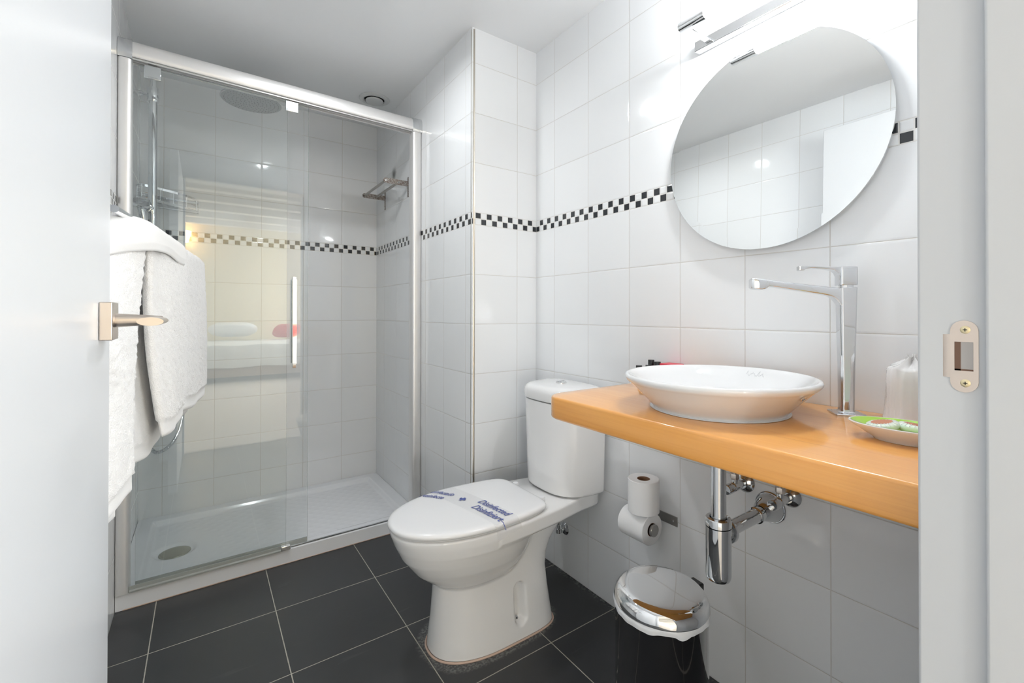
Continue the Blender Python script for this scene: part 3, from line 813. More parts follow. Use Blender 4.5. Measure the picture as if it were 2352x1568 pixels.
_t = bfm.node('ShaderNodeBsdfTransparent'); _p = bfm.node('ShaderNodeBsdfPrincipled'); _p.inputs['Base Color'].default_value = (.80, .80, .81, 1); _p.inputs['Roughness'].default_value = .25
_m = bfm.node('ShaderNodeMixShader'); _m.inputs[0].default_value = .16; bfm.l.new(_t.outputs[0], _m.inputs[1]); bfm.l.new(_p.outputs[0], _m.inputs[2]); bfm.l.new(_m.outputs[0], bfm.out.inputs[0])
bm_.obj('film', bfm.mat, sbd)
def put_text(body, start, length, height, ang, name='lettering'):
    me = text_mesh(body, 1.0, 1.0, .30, .014, .0)
    co_ = np.zeros(len(me.vertices) * 3); me.vertices.foreach_get('co', co_); co_ = co_.reshape(-1, 3)
    wdt = co_[:, 0].max() - co_[:, 0].min(); x0 = co_[:, 0].min(); hgt = .72
    d = Vector((math.cos(ang), math.sin(ang), 0)); u = Vector((-d.y, d.x, 0))
    out = []
    for p in co_:
        q = Vector(start).to_3d() + d * ((p[0] - x0) / wdt * length) + u * (p[1] / hgt * height)
        out += [q.x, q.y, lid_z(q.x, q.y) + .0016]
    me.vertices.foreach_set('co', out); me.update()
    link(name, me, M_blue, sbd, smooth=False)
aD = math.atan2(-.140, .026)
put_text('Disinfected', (-.447, 1.266), .137, .027, aD)
put_text('Disinfiziert', (-.482, 1.244), .130, .027, aD + .01)
put_text('Desinfectado', (-.541, 1.452), .108, .024, math.atan2(-.094, .050))
put_text('Desinfecte', (-.577, 1.431), .092, .024, math.atan2(-.079, .052))
cr_ = MB()
cc = Vector((-.474, 1.314, 0)); d1 = Vector((math.cos(aD), math.sin(aD), 0)); d2 = Vector((-d1.y, d1.x, 0))
for (a, b) in ((.0125, .0045), (.0045, .0125)):
    q = [cc + d1 * (sx * a) + d2 * (sy * b) for sx, sy in ((-1, -1), (1, -1), (1, 1), (-1, 1))]
    cr_.add([(p.x, p.y, lid_z(p.x, p.y) + .0015 + (.00005 if a > b else 0)) for p in q], [(0, 1, 2, 3)])
cr_.obj('printed_cross', M_blue, sbd, smooth=False)
ul = MB(); pts = [Vector((-.449, 1.123, 0)) + Vector((.0028, -.0115, 0)) * k * .9 for k in range(3)]
ul.tube([(p.x, p.y, lid_z(p.x, p.y) + .0012) for p in pts], .0011, 6).obj('printed_line', M_blue, sbd)

# ================================================================== SINK WASTE
st = thing('bottle_trap', 'chrome bottle trap and waste pipe hanging under the pine counter', 'sink trap', (-.235, .566, .55))
TX, TYY = -.235, .566
MB().lathe([(.0160, .556), (.0160, .7500)], (TX, TYY, 0), (0, 0, 1), 48).obj('downpipe', M_pipe, st)
MB().lathe([(.0262, .5495), (.0275, .551), (.0275, .5655), (.0262, .5675), (.019, .5685), (.0175, .566), (.0165, .562)], (TX, TYY, 0), (0, 0, 1), 56).obj('trap_collar', M_pipe, st)
MB().lathe([(.010, .4315), (.020, .4318), (.0245, .435), (.0262, .440), (.0268, .446), (.0268, .5485)], (TX, TYY, 0), (0, 0, 1), 56).obj('trap_cup', M_pipe, st)
MB().lathe([(.0205, .022), (.0225, .026), (.0225, .036), (.0185, .039), (.0160, .040), (.0160, .178)], (TX, TYY, .530), (1, 0, 0), 48).obj('waste_pipe', M_pipe, st)
MB().lathe([(.0205, .0245), (.0265, .0255), (.0275, .028), (.0275, .036), (.0255, .039), (.0175, .040)], (TX, TYY, .530), (1, 0, 0), 56).obj('union_nut', M_pipe, st)
MB().lathe([(.0165, .155), (.0195, .158), (.0195, .166), (.0165, .168)], (TX, TYY, .530), (1, 0, 0), 48).obj('pipe_ring', M_pipe, st)
MB().lathe([(.0380, 0), (.0382, .002), (.0362, .0045), (.0345, .0045), (.034, .008), (.030, .020), (.0255, .034), (.0210, .045), (.0168, .052)], (-.0005, TYY + .003, .530), (-1, 0, 0), 64).obj('wall_flange', M_pipe, st)

def valve(y, label, zz=.573):
    t = thing('angle_valve', label, 'valve', (0, y, zz), 'chrome angle valves under the counter')
    MB().lathe([(.0255, 0), (.0258, .002), (.0235, .006), (.016, .010), (.0125, .0125), (.0125, .018)], (-.0005, y, zz), (-1, 0, 0), 48).obj('escutcheon', M_pipe, t)
    MB().lathe([(.0095, .017), (.0095, .042), (.0115, .044), (.0115, .060), (.0090, .063)], (-.0005, y, zz), (-1, 0, 0), 32).obj('valve_body', M_pipe, t)
    MB().lathe([(.0085, .063), (.0125, .066), (.0130, .088), (.0115, .091), (0, .0915)], (-.0005, y, zz), (-1, 0, 0), 12).obj('valve_knob', M_pipe, t)
    MB().lathe([(.0078, .008), (.0078, .020)], (-.052, y, zz), (0, 0, 1), 20).obj('outlet', M_pipe, t)
    MB().lathe([(.0105, .020), (.0112, .0215), (.0112, .0325), (.0105, .034)], (-.052, y, zz), (0, 0, 1), 6).obj('nut', M_nickel, t)
    MB().lathe([(.0052, .034), (.0052, .176)], (-.052, y, zz), (0, 0, 1), 16).obj('supply_pipe', M_chrome2, t)
    return t
v1 = valve(.634, 'chrome angle valve behind the downpipe, the one nearer the toilet')
dup(v1, (0, -.113, 0), 'chrome angle valve above the waste pipe, the one nearer the door')

# ================================================================== TOILET PAPER
ht = thing('paper_holder', 'brushed steel toilet paper holder on the wall under the counter', 'paper holder', (0, .93, .39))
MB().box(-.0035, -.0004, .843, 1.005, .3755, .4045).obj('wall_plate', M_steel, ht, bevel=.0006)
MB().lathe([(.003, 0), (.003, .001), (.0015, .0013)], (-.0035, .856, .390), (-1, 0, 0), 16).obj('screw', M_chrome2, ht)
RX, RZ = -.073, .3735
MB().tube([(-.0035, 1.0, .390), (-.05, 1.0, .388), (-.068, .996, .380), (RX, .988, RZ)], .006, 14).obj('arm', M_steel, ht)
MB().lathe([(.0168, 0), (.0175, .0008), (.0175, .0085), (.0168, .0095)], (RX, .8690, RZ), (0, 1, 0), 40).obj('rod_end', M_steel, ht)
MB().lathe([(.0168, 0), (.0175, .0008), (.0175, .0075), (.0168, .0085)], (RX, .982, RZ), (0, 1, 0), 40).obj('rod_end', M_steel, ht)
MB().lathe([(.0135, 0), (.0135, .1035)], (RX, .8785, RZ), (0, 1, 0), 32).obj('rod', M_steel, ht)
def roll(c, ax, R, Hh, label):
    t = thing('toilet_roll', label, 'toilet paper', c, 'toilet paper rolls at the holder')
    MB().lathe([(.0195, .0012), (R - .0015, 0), (R, .0015), (R, Hh - .0015), (R - .0015, Hh), (.0195, Hh - .0012), (.0195, .0012)], c, ax, 72, cap0=False, cap1=False).obj('paper', M_paper, t)
    MB().lathe([(.0192, .0014), (.0192, Hh - .0014), (.0184, Hh - .0014), (.0184, .0014), (.0192, .0014)], c, ax, 40, cap0=False, cap1=False).obj('core', M_card, t)
    return t
roll((RX, .8795, RZ), (0, 1, 0), .0455, .0965, 'white toilet paper roll lying on the holder rod')
roll((-.073, .912, RZ + .0457), (0, 0, 1), .0465, .098, 'white spare toilet paper roll standing upright on the lower roll')

# ================================================================== BIN
BXX, BYY = -.292, .676; RB = .1045
bn = thing('waste_bin', 'glossy black pedal bin with domed chrome lid under the counter', 'bin', (BXX, BYY, 0))
MB().lathe([(.098, .001), (.101, .004), (.101, .018), (.0995, .02)], (BXX, BYY, 0), (0, 0, 1), 72).obj('base_ring', M_rubber, bn)
MB().lathe([(.0995, .02), (RB - .002, .022), (RB, .03), (RB, .338), (RB + .0015, .3405), (RB + .0015, .344), (RB - .001, .3445)], (BXX, BYY, 0), (0, 0, 1), 96, cap1=False).obj('body', M_blackg, bn)
# bag folded over the rim
lb = MB(); v = []; f = []; NL = 200; prof_l = [(-.004, .351), (.001, .3525), (.0032, .3500), (.0036, .3470), (.0038, .3440), (.0034, .3400)]
for i in range(NL):
    a = 2 * PI * i / NL; w1 = math.sin(a * 9 + 1) * .0012 + math.sin(a * 23) * .0006
    lo = .0014 * math.sin(a * 5 + .6) + .0008 * math.sin(a * 13 + 2)
    if abs((a - 4.25 + PI) % (2 * PI) - PI) < .16: lo -= .007 * math.cos((a - 4.25) / .16 * PI / 2)
    for k, (dr_, z) in enumerate(prof_l):
        r = RB + dr_ + w1 * (k / 5); v.append((BXX + r * math.cos(a), BYY + r * math.sin(a), z + lo * (k / 5)))
for i in range(NL):
    for k in range(5): f.append((i * 6 + k, i * 6 + k + 1, ((i + 1) % NL) * 6 + k + 1, ((i + 1) % NL) * 6 + k))
lb.add(v, f); lb.obj('bin_liner', simple('liner_film', (.80, .81, .83), .35, **{'Transmission_Weight': .15}), bn)
tl = Matrix.Translation((BXX, BYY, .3515)) @ Matrix.Rotation(math.radians(-2.0), 4, Vector((-.83, -.55, 0)).normalized())
lp = smooth_prof([(0, .0322), (.03, .0322), (.06, .0321), (.078, .0318), (.085, .0310), (.092, .0287), (.098, .0245), (.1030, .0185), (.1060, .0115), (.1070, .003), (.1060, .0005), (.103, .0002), (.10, .002)], 4)
lm = MB().lathe(lp, (0, 0, 0), (0, 0, 1), 96, cap0=False, cap1=False); lm.v = [tuple(tl @ Vector(p)) for p in lm.v]
lm.obj('lid', M_chrome, bn)
# hinge at the back
hd = Vector((.83, .0, 0)); hd = Vector((math.cos(math.radians(-8)), math.sin(math.radians(-8)), 0))
hp = Vector((BXX, BYY, .352)) + hd * (RB + .009)
MB().obox(hp, (hd, Vector((-hd.y, hd.x, 0)), Vector((0, 0, 1))), (.010, .017, .012)).obj('hinge', M_black, bn, bevel=.003)
pd = Vector((-hd.x, -hd.y, 0)); pp = Vector((BXX, BYY, .012)) + pd * (RB + .02)
MB().obox(pp, (pd, Vector((-pd.y, pd.x, 0)), Vector((0, 0, 1))), (.022, .020, .003)).obj('pedal', M_black, bn, bevel=.002)

# ================================================================== TOILETRIES
M_amber = simple('amber_gel', (.85, .33, .02), .08, **{'Transmission_Weight': .35, 'IOR': 1.35})
BOTTLES = (
    (-.055, .945, .048, 'small amber bottle with black cap, standing apart from the other three behind the basin'),
    (-.030, .918, .066, 'small amber bottle with black cap, the one closest to the tiled wall behind the basin'),
    (-.072, .893, .055, 'small amber bottle with black cap, closest of the four to the basin'),
    (-.044, .883, .064, 'small amber bottle with black cap right beside the red packet'))
def bottle(x, y, H, label):
    c = (x, y, ZT); b = H - .020
    t = thing('toiletry_bottle', label, 'bottle', c, 'amber toiletry bottles behind the basin')
    MB().lathe(smooth_prof([(0, .0005), (.0090, .0005), (.0100, .0015), (.0102, .004), (.0102, b - .005), (.0094, b - .001), (.0065, b), (.0065, b + .002), (0, b + .002)], 3), c, (0, 0, 1), 32, cap0=False, cap1=False).obj('bottle_body', M_amber, t)
    MB().lathe([(0, b + .0005), (.0090, b + .0005), (.0096, b + .001), (.0096, H - .001), (.0090, H), (0, H)], c, (0, 0, 1), 32, cap0=False, cap1=False).obj('cap', M_black, t)
for args in BOTTLES: bottle(*args)
rb_ = MB().box(-.048, -.004, .818, .872, ZT + .0003, ZT + .0605).obj('soap_packet', M_red, bevel=.001)
tag(rb_, 'small red card packet against the wall behind the basin', 'packet')

# tumbler in plastic film
CX_, CY_ = -.077, .268
gt = thing('wrapped_tumbler', 'upturned drinking glass in crinkled clear film beside the door frame', 'glass', (CX_, CY_, ZT))
MB().lathe([(.0375, .001), (.0365, .03), (.0325, .098), (.0300, .102), (0, .103), (0, .097), (.0290, .095), (.0345, .03), (.0358, .001), (.0375, .001)], (CX_, CY_, ZT), (0, 0, 1), 56, cap0=False, cap1=False).obj('tumbler', M_tumbler, gt)
fm = MB(); rings = []; NF = 96
for z, r, w_ in ((.0008, .0415, .0), (.004, .0435, .001), (.014, .0440, .0016), (.018, .0425, .0018), (.05, .0405, .0018), (.085, .0395, .0022), (.104, .0385, .0020), (.1085, .0355, .003), (.113, .0250, .005), (.119, .0120, .006), (.125, .0060, .005), (.130, .0085, .005)):
    ring = []
    for j in range(NF):
        a = 2 * PI * j / NF
        rr_ = r + w_ * (math.sin(a * 7 + z * 60) * .5 + math.sin(a * 13 - z * 90 + 1) * .35 + math.sin(a * 22 + z * 200) * .25)
        zz = z + (w_ * .8 * math.sin(a * 5 + 1) if z > .1 else 0)
        ring.append((CX_ + rr_ * math.cos(a), CY_ + rr_ * math.sin(a), ZT + zz))
    rings.append(ring)
fm.loft(rings, True, False).obj('film_wrap', M_wrap, gt)

# soap dish with two soaps
DX, DY = -.222, .238; DA = math.radians(97)
dt = thing('soap_dish', 'oval white soap dish glazed lime green inside near the door frame', 'dish', (DX, DY, ZT))
def oval(a, b, z, n=72):
    out = []
    for i in range(n):
        t = 2 * PI * i / n; px_, py_ = a * math.cos(t), b * math.sin(t)
        out.append((DX + px_ * math.cos(DA) - py_ * math.sin(DA), DY + px_ * math.sin(DA) + py_ * math.cos(DA), ZT + z))
    return out
MB().loft([oval(.042, .026, .0005), oval(.045, .029, .0005), oval(.047, .031, .0035), oval(.060, .038, .011), oval(.076, .048, .0215), oval(.0805, .0505, .0245), oval(.0815, .0512, .0262), oval(.0805, .0504, .0275), oval(.0782, .0485, .0272)], cap1=False).obj('dish', M_porc, dt)
MB().loft([oval(.0781, .0484, .02745), oval(.074, .0455, .0255), oval(.060, .038, .0195), oval(.045, .028, .0150), oval(.028, .016, .0135), oval(.008, .005, .0130)], False, True).obj('green_glaze', M_green, dt)
def soap(c, tx, ty, label):
    t = thing('soap', label, 'soap', c, 'wrapped round soaps in the dish')
    ax = Vector((tx, ty, 1)).normalized()
    MB().lathe(smooth_prof([(0, 0), (.018, 0), (.0225, .003), (.0235, .0065), (.0225, .010), (.019, .0125), (.014, .0130), (0, .0131)], 3), c, ax, 48, cap0=False, cap1=False).obj('soap_bar', M_soap, t)
    MB().lathe([(.0150, .01305), (.0150, .01345), (0, .0136)], c, ax, 40).obj('sticker', M_sticker, t)
    # crimped film pleats round the sticker
    for k in range(22):
        a = 2 * PI * k / 22; u = ax.orthogonal().normalized(); w = ax.cross(u); d = u * math.cos(a) + w * math.sin(a)
        PLE.tube([Vector(c) + ax * .0134 + d * .0150, Vector(c) + ax * .0125 + d * .0195, Vector(c) + ax * .0100 + d * .0228], .0007, 5)
    return t
PLE = MB()
s1 = soap((DX - .010, DY + .030, ZT + .0160), -.10, .16, 'round soap in clear wrap with brown sticker, the front one in the dish')
PLE.obj('wrap_pleats', M_porc, s1); PLE = MB()
s2 = soap((DX + .008, DY - .006, ZT + .0160), .10, -.10, 'round soap in clear wrap with brown sticker, the half hidden rear one in the dish')
PLE.obj('wrap_pleats', M_porc, s2)

# ================================================================== SHOWER TRAY
sty = thing('shower_tray', 'low white acrylic shower tray filling the alcove', 'shower tray', (-.85, 2.40, 0))
TZ = .059; TF = 2.0725
def tray():
    x0, x1, y0, y1 = XL + .001, XS - .001, TF, YB - .001
    # height field, denser where the rim is
    xs = np.unique(np.concatenate([np.linspace(x0, x1, 150), x0 + np.array([.045, .05, .055, .06, .07]), x1 - np.array([.045, .05, .055, .06, .07])]))
    ys = np.unique(np.concatenate([np.linspace(y0, y1, 100), y0 + np.array([.001, .003, .005, .008, .012])]))
    dcx, dcy = -1.243, 2.378
    def Z(x, y):
        e = min(x - x0, x1 - x, y1 - y, (y - y0) * 1.0)
        rim = .052
        t = min(1, max(0, (e - rim) / .022)); t = t * t * (3 - 2 * t)
        f = y - y0
        z = TZ - (.004 * (1 - min(1, f / .010)) ** 2 if f < .010 else 0)
        dr = math.hypot(x - dcx, y - dcy)
        z = z * (1 - t) + t * (.036 + .006 * min(1, dr / 1.0))
        # anti slip dimples
        if t > .99 and dr > .16:
            gx, gy = (x + 2) / .030, (y) / .030
            z += .0012 * max(0, math.sin(gx * PI) * math.sin(gy * PI)) ** 2
        # drain recess
        if dr < .075:
            k = min(1, max(0, (.075 - dr) / .018)); z -= .010 * k * k * (3 - 2 * k)
        return z
    v = [(x, y, Z(x, y)) for y in ys for x in xs]; nx = len(xs); ny = len(ys)
    f = [(j * nx + i, j * nx + i + 1, (j + 1) * nx + i + 1, (j + 1) * nx + i) for j in range(ny - 1) for i in range(nx - 1)]
    mb = MB().add(v, f)
    zf = Z(0.5 * (x0 + x1), y0)
    mb.add([(x0, y0, zf), (x1, y0, zf), (x1, y0 - .0005, .001), (x0, y0 - .0005, .001)], [(0, 3, 2, 1)])
    return mb
tray().obj('tray', M_acryl, sty, fix=False)
dc = MB().lathe(smooth_prof([(.053, -.001), (.0535, .0015), (.050, .0045), (.035, .0068), (.015, .0078), (0, .008)], 3), (-1.243, 2.378, .0265), (0, 0, 1), 56, cap1=False).obj('drain_cover', simple('worn_chrome', (.42, .42, .36), .22, .9, bumpn=(40, .3, .002)), sty)
sl = MB().tube([(XL + .02, TF + .0005, .0015), (-.9, TF + .0005, .0018), (XS - .005, TF + .0005, .0015)], .0022, 6).obj('sealant_line', M_silic, sty)

# ================================================================== SHOWER ENCLOSURE
en = thing('shower_enclosure', 'sliding glass shower screen in satin aluminium frame on the tray', 'shower screen', (-.85, 2.075, TZ))
def dprof(w, d, n=10):     # rounded front profile in local (across, out)
    pass
# posts
def post(x0, x1, name):
    ring = [(x0, 2.105), (x0, 2.066), (x0 + .004, 2.0605), (x0 + .012, 2.0580), (x1 - .012, 2.0580), (x1 - .004, 2.0605), (x1, 2.066), (x1, 2.105)]
    return MB().loft([[(x, y, TZ + .0008) for x, y in ring], [(x, y, 1.885) for x, y in ring]]).obj(name, M_alu, en)
pl = post(XL + .0008, -1.3535, 'side_post'); post(-.3535, XS - .0008, 'side_post')
# top rail: curved fascia
ring = [(2.104, 1.872), (2.104, 1.932), (2.096, 1.940), (2.078, 1.9405), (2.066, 1.936), (2.059, 1.926), (2.056, 1.912), (2.0555, 1.896), (2.0565, 1.886), (2.060, 1.8815), (2.060, 1.892), (2.066, 1.8925), (2.066, 1.876), (2.070, 1.876), (2.070, 1.8925), (2.084, 1.8925), (2.084, 1.876), (2.088, 1.876), (2.088, 1.8925), (2.098, 1.8925), (2.098, 1.872)]
MB().loft([[(-1.3535, y, z + .012) for y, z in ring], [(-.3535, y, z) for y, z in ring]][:1] + [[(-.3535, y, z + .0) for y, z in ring]]).obj('top_rail', M_alu, en)
def cap(x0, x1, dz):
    r = [(2.106, 1.874), (2.106, 1.936), (2.098, 1.9435), (2.078, 1.944), (2.064, 1.9395), (2.0555, 1.928), (2.0525, 1.912), (2.052, 1.892), (2.054, 1.878), (2.0565, 1.874)]
    return MB().loft([[(x0, y, z + dz) for y, z in r], [(x1, y, z + dz) for y, z in r]]).obj('corner_cap', M_chrome2, en)
cap(XL + .0006, -1.352, .012); cap(-.355, XS - .0006, .0)
def pane(name, x0, x1, y0, y1, z0, z1, zt0=None, zt1=None):
    mb = MB(); v = [(x, y, z) for x in (x0, x1) for y in (y0, y1) for z in (z0, z1)]
    mb.v = v
    mb.f = [(0, 1, 3, 2), (4, 6, 7, 5), (0, 4, 5, 1), (2, 3, 7, 6), (0, 2, 6, 4), (1, 5, 7, 3)]; mb.m = [1, 1, 0, 0, 1, 1]
    return mb.obj(name, [M_glass, M_gedge], en, smooth=False)
pane('fixed_glass', -1.3545, -.8785, 2.064, 2.070, TZ + .008, 1.8925)
sg_ = pane('sliding_glass', -1.340, -.7975, 2.083, 2.089, TZ + .010, 1.8800)
# roller covers
for x in (-1.3, -.861):
    rc = MB().box(x - .023, x + .023, 2.0745, 2.0825, 1.838, 1.884).obj('roller_cover', M_chrome2, sg_, bevel=.0015)
    MB().box(x - .012, x + .012, 2.076, 2.084, 1.884, 1.891).obj('roller_stem', M_steel, rc)
# pull handle on the sliding pane
hx = -.852
hb = MB().box(hx - .0085, hx + .0085, 2.049, 2.066, .808, 1.152).obj('pull_handle', M_chrome, sg_, bevel=.0012)
for z in (.798, 1.150):
    MB().box(hx - .0065, hx + .0065, 2.055, 2.0825, z - .004 if z > 1 else z - .006, z + .012 if z > 1 else z + .012).obj('handle_foot', M_chrome, hb, bevel=.001)
MB().box(hx - .007, hx + .007, 2.0895, 2.104, .808, 1.152).obj('inner_handle', M_chrome, sg_, bevel=.0012)
# bottom guide, seal, threshold strip
MB().box(-.897, -.862, 2.058, 2.094, TZ + .0005, TZ + .0185).obj('bottom_guide', M_chrome, en, bevel=.003)
M_seal = simple('clear_seal', (.66, .68, .64), .2, **{'Transmission_Weight': .5})
ring = [(2.058, TZ + .0005), (2.0575, TZ + .006), (2.061, TZ + .010), (2.061, TZ + .022), (2.0635, TZ + .022), (2.0635, TZ + .006), (2.0705, TZ + .006), (2.0705, TZ + .016), (2.073, TZ + .016), (2.073, TZ + .0005)]
MB().loft([[(-1.3535, y, z) for y, z in ring], [(-.897, y, z) for y, z in ring]]).obj('bottom_seal', M_seal, en)
MB().loft([[(-1.340, 2.082, TZ + .003), (-1.340, 2.082, TZ + .022), (-1.340, 2.090, TZ + .022), (-1.340, 2.090, TZ + .003)], [(-.7975, 2.082, TZ + .003), (-.7975, 2.082, TZ + .022), (-.7975, 2.090, TZ + .022), (-.7975, 2.090, TZ + .003)]]).obj('pane_seal', M_seal, sg_, smooth=False)
MB().loft([[(x, 2.076, TZ + .0006), (x, 2.076, TZ + .004), (x, 2.080, TZ + .0062), (x, 2.084, TZ + .004), (x, 2.084, TZ + .0006)] for x in (-.862, -.3535)]).obj('threshold_strip', M_chrome2, en)
# maker's plate text is too small to read: fine engraved dashes
for x in (-1.3, -.861):
    d_ = MB()
    for k in range(9): d_.box(x - .012 + k * .003, x - .0102 + k * .003, 2.0741, 2.0744, 1.8425, 1.8445)
    d_.obj('engraving', M_steel, sg_, smooth=False)

# ================================================================== SHOWER COLUMN
sc_ = thing('shower_column', 'chrome rain shower column with round head on the left alcove wall', 'shower', (XL, 2.44, 1.2))
RXc, RYc = -1.3235, 2.44
MB().tube([(RXc, RYc, 1.12), (RXc, RYc, 1.92)], .0150, 28).obj('riser_pipe', M_chrome, sc_)
MB().tube([(RXc, RYc, 1.915)] + bez((RXc, RYc, 1.96), (RXc, RYc, 2.035), (RXc, RYc, 2.045), (RXc + .08, RYc, 2.047), 14) + [(-.995, RYc, 2.040)] + bez((-.995, RYc, 2.04), (-.982, RYc, 2.04), (-.975, RYc, 2.035), (-.975, RYc, 2.005), 6)[1:], .0105, 20).obj('overhead_arm', M_chrome, sc_)
MB().lathe([(.0185, 1.888), (.0200, 1.891), (.0200, 1.945), (.0185, 1.948), (.0125, 1.9485)], (RXc, RYc, 0), (0, 0, 1), 36, cap0=True).obj('clamp', M_chrome, sc_)
MB().lathe([(.020, .0006), (.020, .006), (.0105, .007), (.0105, .035), (.006, .036), (.006, .068)], (XL, RYc, 1.915), (1, 0, 0), 28).obj('wall_bracket', M_chrome, sc_)
hd_ = MB().lathe(smooth_prof([(0, .016), (.03, .016), (.10, .012), (.118, .009), (.1225, .005), (.122, .001), (.119, -.0005)], 3), (-.975, RYc, 1.985), (0, 0, 1), 96, cap0=False, cap1=True).obj('shower_head', M_chrome2, sc_)
MB().lathe([(.014, .014), (.014, .030), (.011, .034)], (-.975, RYc, 1.985), (0, 0, 1), 24).obj('swivel', M_chrome, hd_)
MB().lathe([(.1185, -.0008), (.1175, -.0018), (0, -.0022)], (-.975, RYc, 1.985), (0, 0, 1), 72, cap0=False, cap1=False).obj('spray_face', M_headgrey, hd_)
nz = MB()
for rr_, cnt in ((.012, 6), (.028, 12), (.044, 18), (.060, 24), (.076, 30), (.092, 36), (.107, 42)):
    for k in range(cnt):
        a = 2 * PI * k / cnt + rr_ * 30
        nz.lathe([(.0016, 0), (.0012, -.0022), (0, -.0024)], (-.975 + rr_ * math.cos(a), RYc + rr_ * math.sin(a), 1.9832), (0, 0, 1), 6, cap0=False, cap1=False)
no = nz.obj('nozzles', M_nozzle, hd_); no['kind'] = 'stuff'
# mixer, hand shower and hose
MB().lathe([(.023, -.15), (.024, -.146), (.024, -.10), (.021, -.098), (.021, .098), (.024, .10), (.024, .146), (.023, .15)], (RXc, RYc, 1.115), (0, 1, 0), 36).obj('mixer_body', M_chrome, sc_)
for s_ in (-1, 1):
    MB().lathe([(.028, .0006), (.028, .006), (.013, .010), (.013, .05)], (XL, RYc + s_ * .075, 1.115), (1, 0, 0), 28).obj('mixer_mount', M_chrome, sc_)
MB().obox((RXc - .028, RYc - .012, 1.455), (Vector((.8, 0, -.6)), Vector((0, 1, 0)), Vector((.6, 0, .8))), (.034, .020, .015)).obj('hand_shower_holder', M_chrome, sc_, bevel=.004)
hs = MB(); hax = Vector((.25, -.62, .72)).normalized(); hc_ = Vector((-1.358, RYc - .050, 1.452))
hs.lathe(smooth_prof([(0, -.010), (.026, -.010), (.030, -.006), (.030, -.001), (.024, .007), (.012, .011), (0, .012)], 3), hc_, -hax, 40, cap0=False, cap1=False)
hs.tube([hc_ + hax * -.004, (-1.352, RYc - .040, 1.42), (-1.348, RYc - .035, 1.38), (-1.345, RYc - .03, 1.33)], [.011, .0115, .011, .0105], 18)
hs.obj('hand_shower', M_chrome, sc_)
pts = bez((-1.345, RYc - .03, 1.33), (-1.36, RYc - .03, 1.0), (-1.385, RYc - .06, .50), (-1.305, RYc - .05, .447), 26) + bez((-1.305, RYc - .05, .447), (-1.225, RYc - .045, .445), (-1.19, RYc - .03, .62), (-1.245, RYc - .02, .82), 22)[1:] + bez((-1.245, RYc - .02, .82), (-1.30, RYc - .01, .98), (-1.325, RYc, 1.03), (-1.325, RYc, 1.09), 14)[1:]
# ribbed metal hose
pp_ = []; rr2 = []
P_ = [Vector(p) for p in pts]
tot = 0; acc = [0]
for i in range(1, len(P_)): tot += (P_[i] - P_[i - 1]).length; acc.append(tot)
nseg = int(tot / .0022)
for k in range(nseg + 1):
    s_ = tot * k / nseg; i = max(1, int(np.searchsorted(acc, s_))); i = min(i, len(P_) - 1)
    t = (s_ - acc[i - 1]) / max(1e-9, acc[i] - acc[i - 1]); pp_.append(P_[i - 1].lerp(P_[i], t)); rr2.append(.0078 if k % 2 else .0064)
MB().tube(pp_, rr2, 14).obj('hose', M_chrome2, sc_)

# ================================================================== WIRE BASKET in the corner
wbk = thing('wire_basket', 'chrome wire corner basket on the tiles left in the shower alcove', 'shower basket', (-1.30, 2.70, 1.53))
def strip(path, h, th, name):
    mb = MB(); P = [Vector(p) for p in path]; rings = []
    for i, p in enumerate(P):
        t = (P[min(i + 1, len(P) - 1)] - P[max(i - 1, 0)]); t.z = 0; t.normalize(); n = Vector((-t.y, t.x, 0))
        rings.append([p + n * th + fz * h, p - n * th + fz * h, p - n * th - fz * h, p + n * th - fz * h])
    return mb.loft(rings).obj(name, M_chrome, wbk)
bk = [(-1.165, 2.748, 1.545), (-1.37, 2.748, 1.562)]
strip([(-1.172, 2.746, 1.548), (-1.385, 2.746, 1.562)], .005, .0012, 'back_strip')
fr_ = bez((-1.172, 2.744, 1.550), (-1.16, 2.64, 1.553), (-1.29, 2.60, 1.562), (-1.33, 2.58, 1.565), 14) + bez((-1.33, 2.58, 1.565), (-1.36, 2.565, 1.567), (-1.385, 2.555, 1.567), (-1.387, 2.59, 1.567), 8)[1:]
strip(fr_, .005, .0012, 'front_strip'); strip([(-1.386, 2.59, 1.565), (-1.386, 2.745, 1.563)], .005, .0012, 'side_strip')
wr_ = MB(); low = [p - fz * .052 for p in fr_]
wr_.tube(low, .0016, 8); wr_.tube([p - fz * .030 for p in fr_], .0013, 8)
for i in range(0, len(fr_), 3): wr_.tube([fr_[i], low[i]], .0014, 8)
wr_.tube([low[0], (-1.385, 2.744, 1.510)], .0016, 8)
for k in range(1, 8):
    y = 2.744 - k * .022; x1 = -1.178 - k * .021
    wr_.tube([(-1.385, y, 1.5125), (x1, y, 1.505)], .0012, 6)
wr_.obj('wires', M_chrome, wbk)

# ================================================================== RACK in the shower
rk = thing('towel_rack', 'pitted grey metal double bar rack on the right wall inside the shower', 'rack', (XS, 2.41, 1.66))
yA, yB_ = 2.235, 2.595
for y, sgn in ((yA, 1), (yB_, -1)):
    MB().box(XS - .0035, XS - .0004, y - .006, y + .006, 1.606, 1.706).obj('wall_plate', M_rust, rk, bevel=.0008)
    mb = MB(); out = []
    for k in range(13):
        a = PI / 2 + PI * k / 12; out.append((XS - .115 + .013 * math.cos(a), 1.672 + .013 * math.sin(a)))
    out = [(XS - .003, 1.685)] + out + [(XS - .003, 1.659)]
    mb.loft([[(x, y - .0025, z) for x, z in out], [(x, y + .0025, z) for x, z in out]]); ar = mb.obj('side_arm', M_rust, rk, smooth=False)
    for x in (XS - .115, XS - .052):
        MB().lathe([(.005, 0), (.005, .0015), (.003, .002)], (x, y - sgn * .0025, 1.672), (0, -sgn, 0), 16).obj('rivet', M_chrome2, ar)
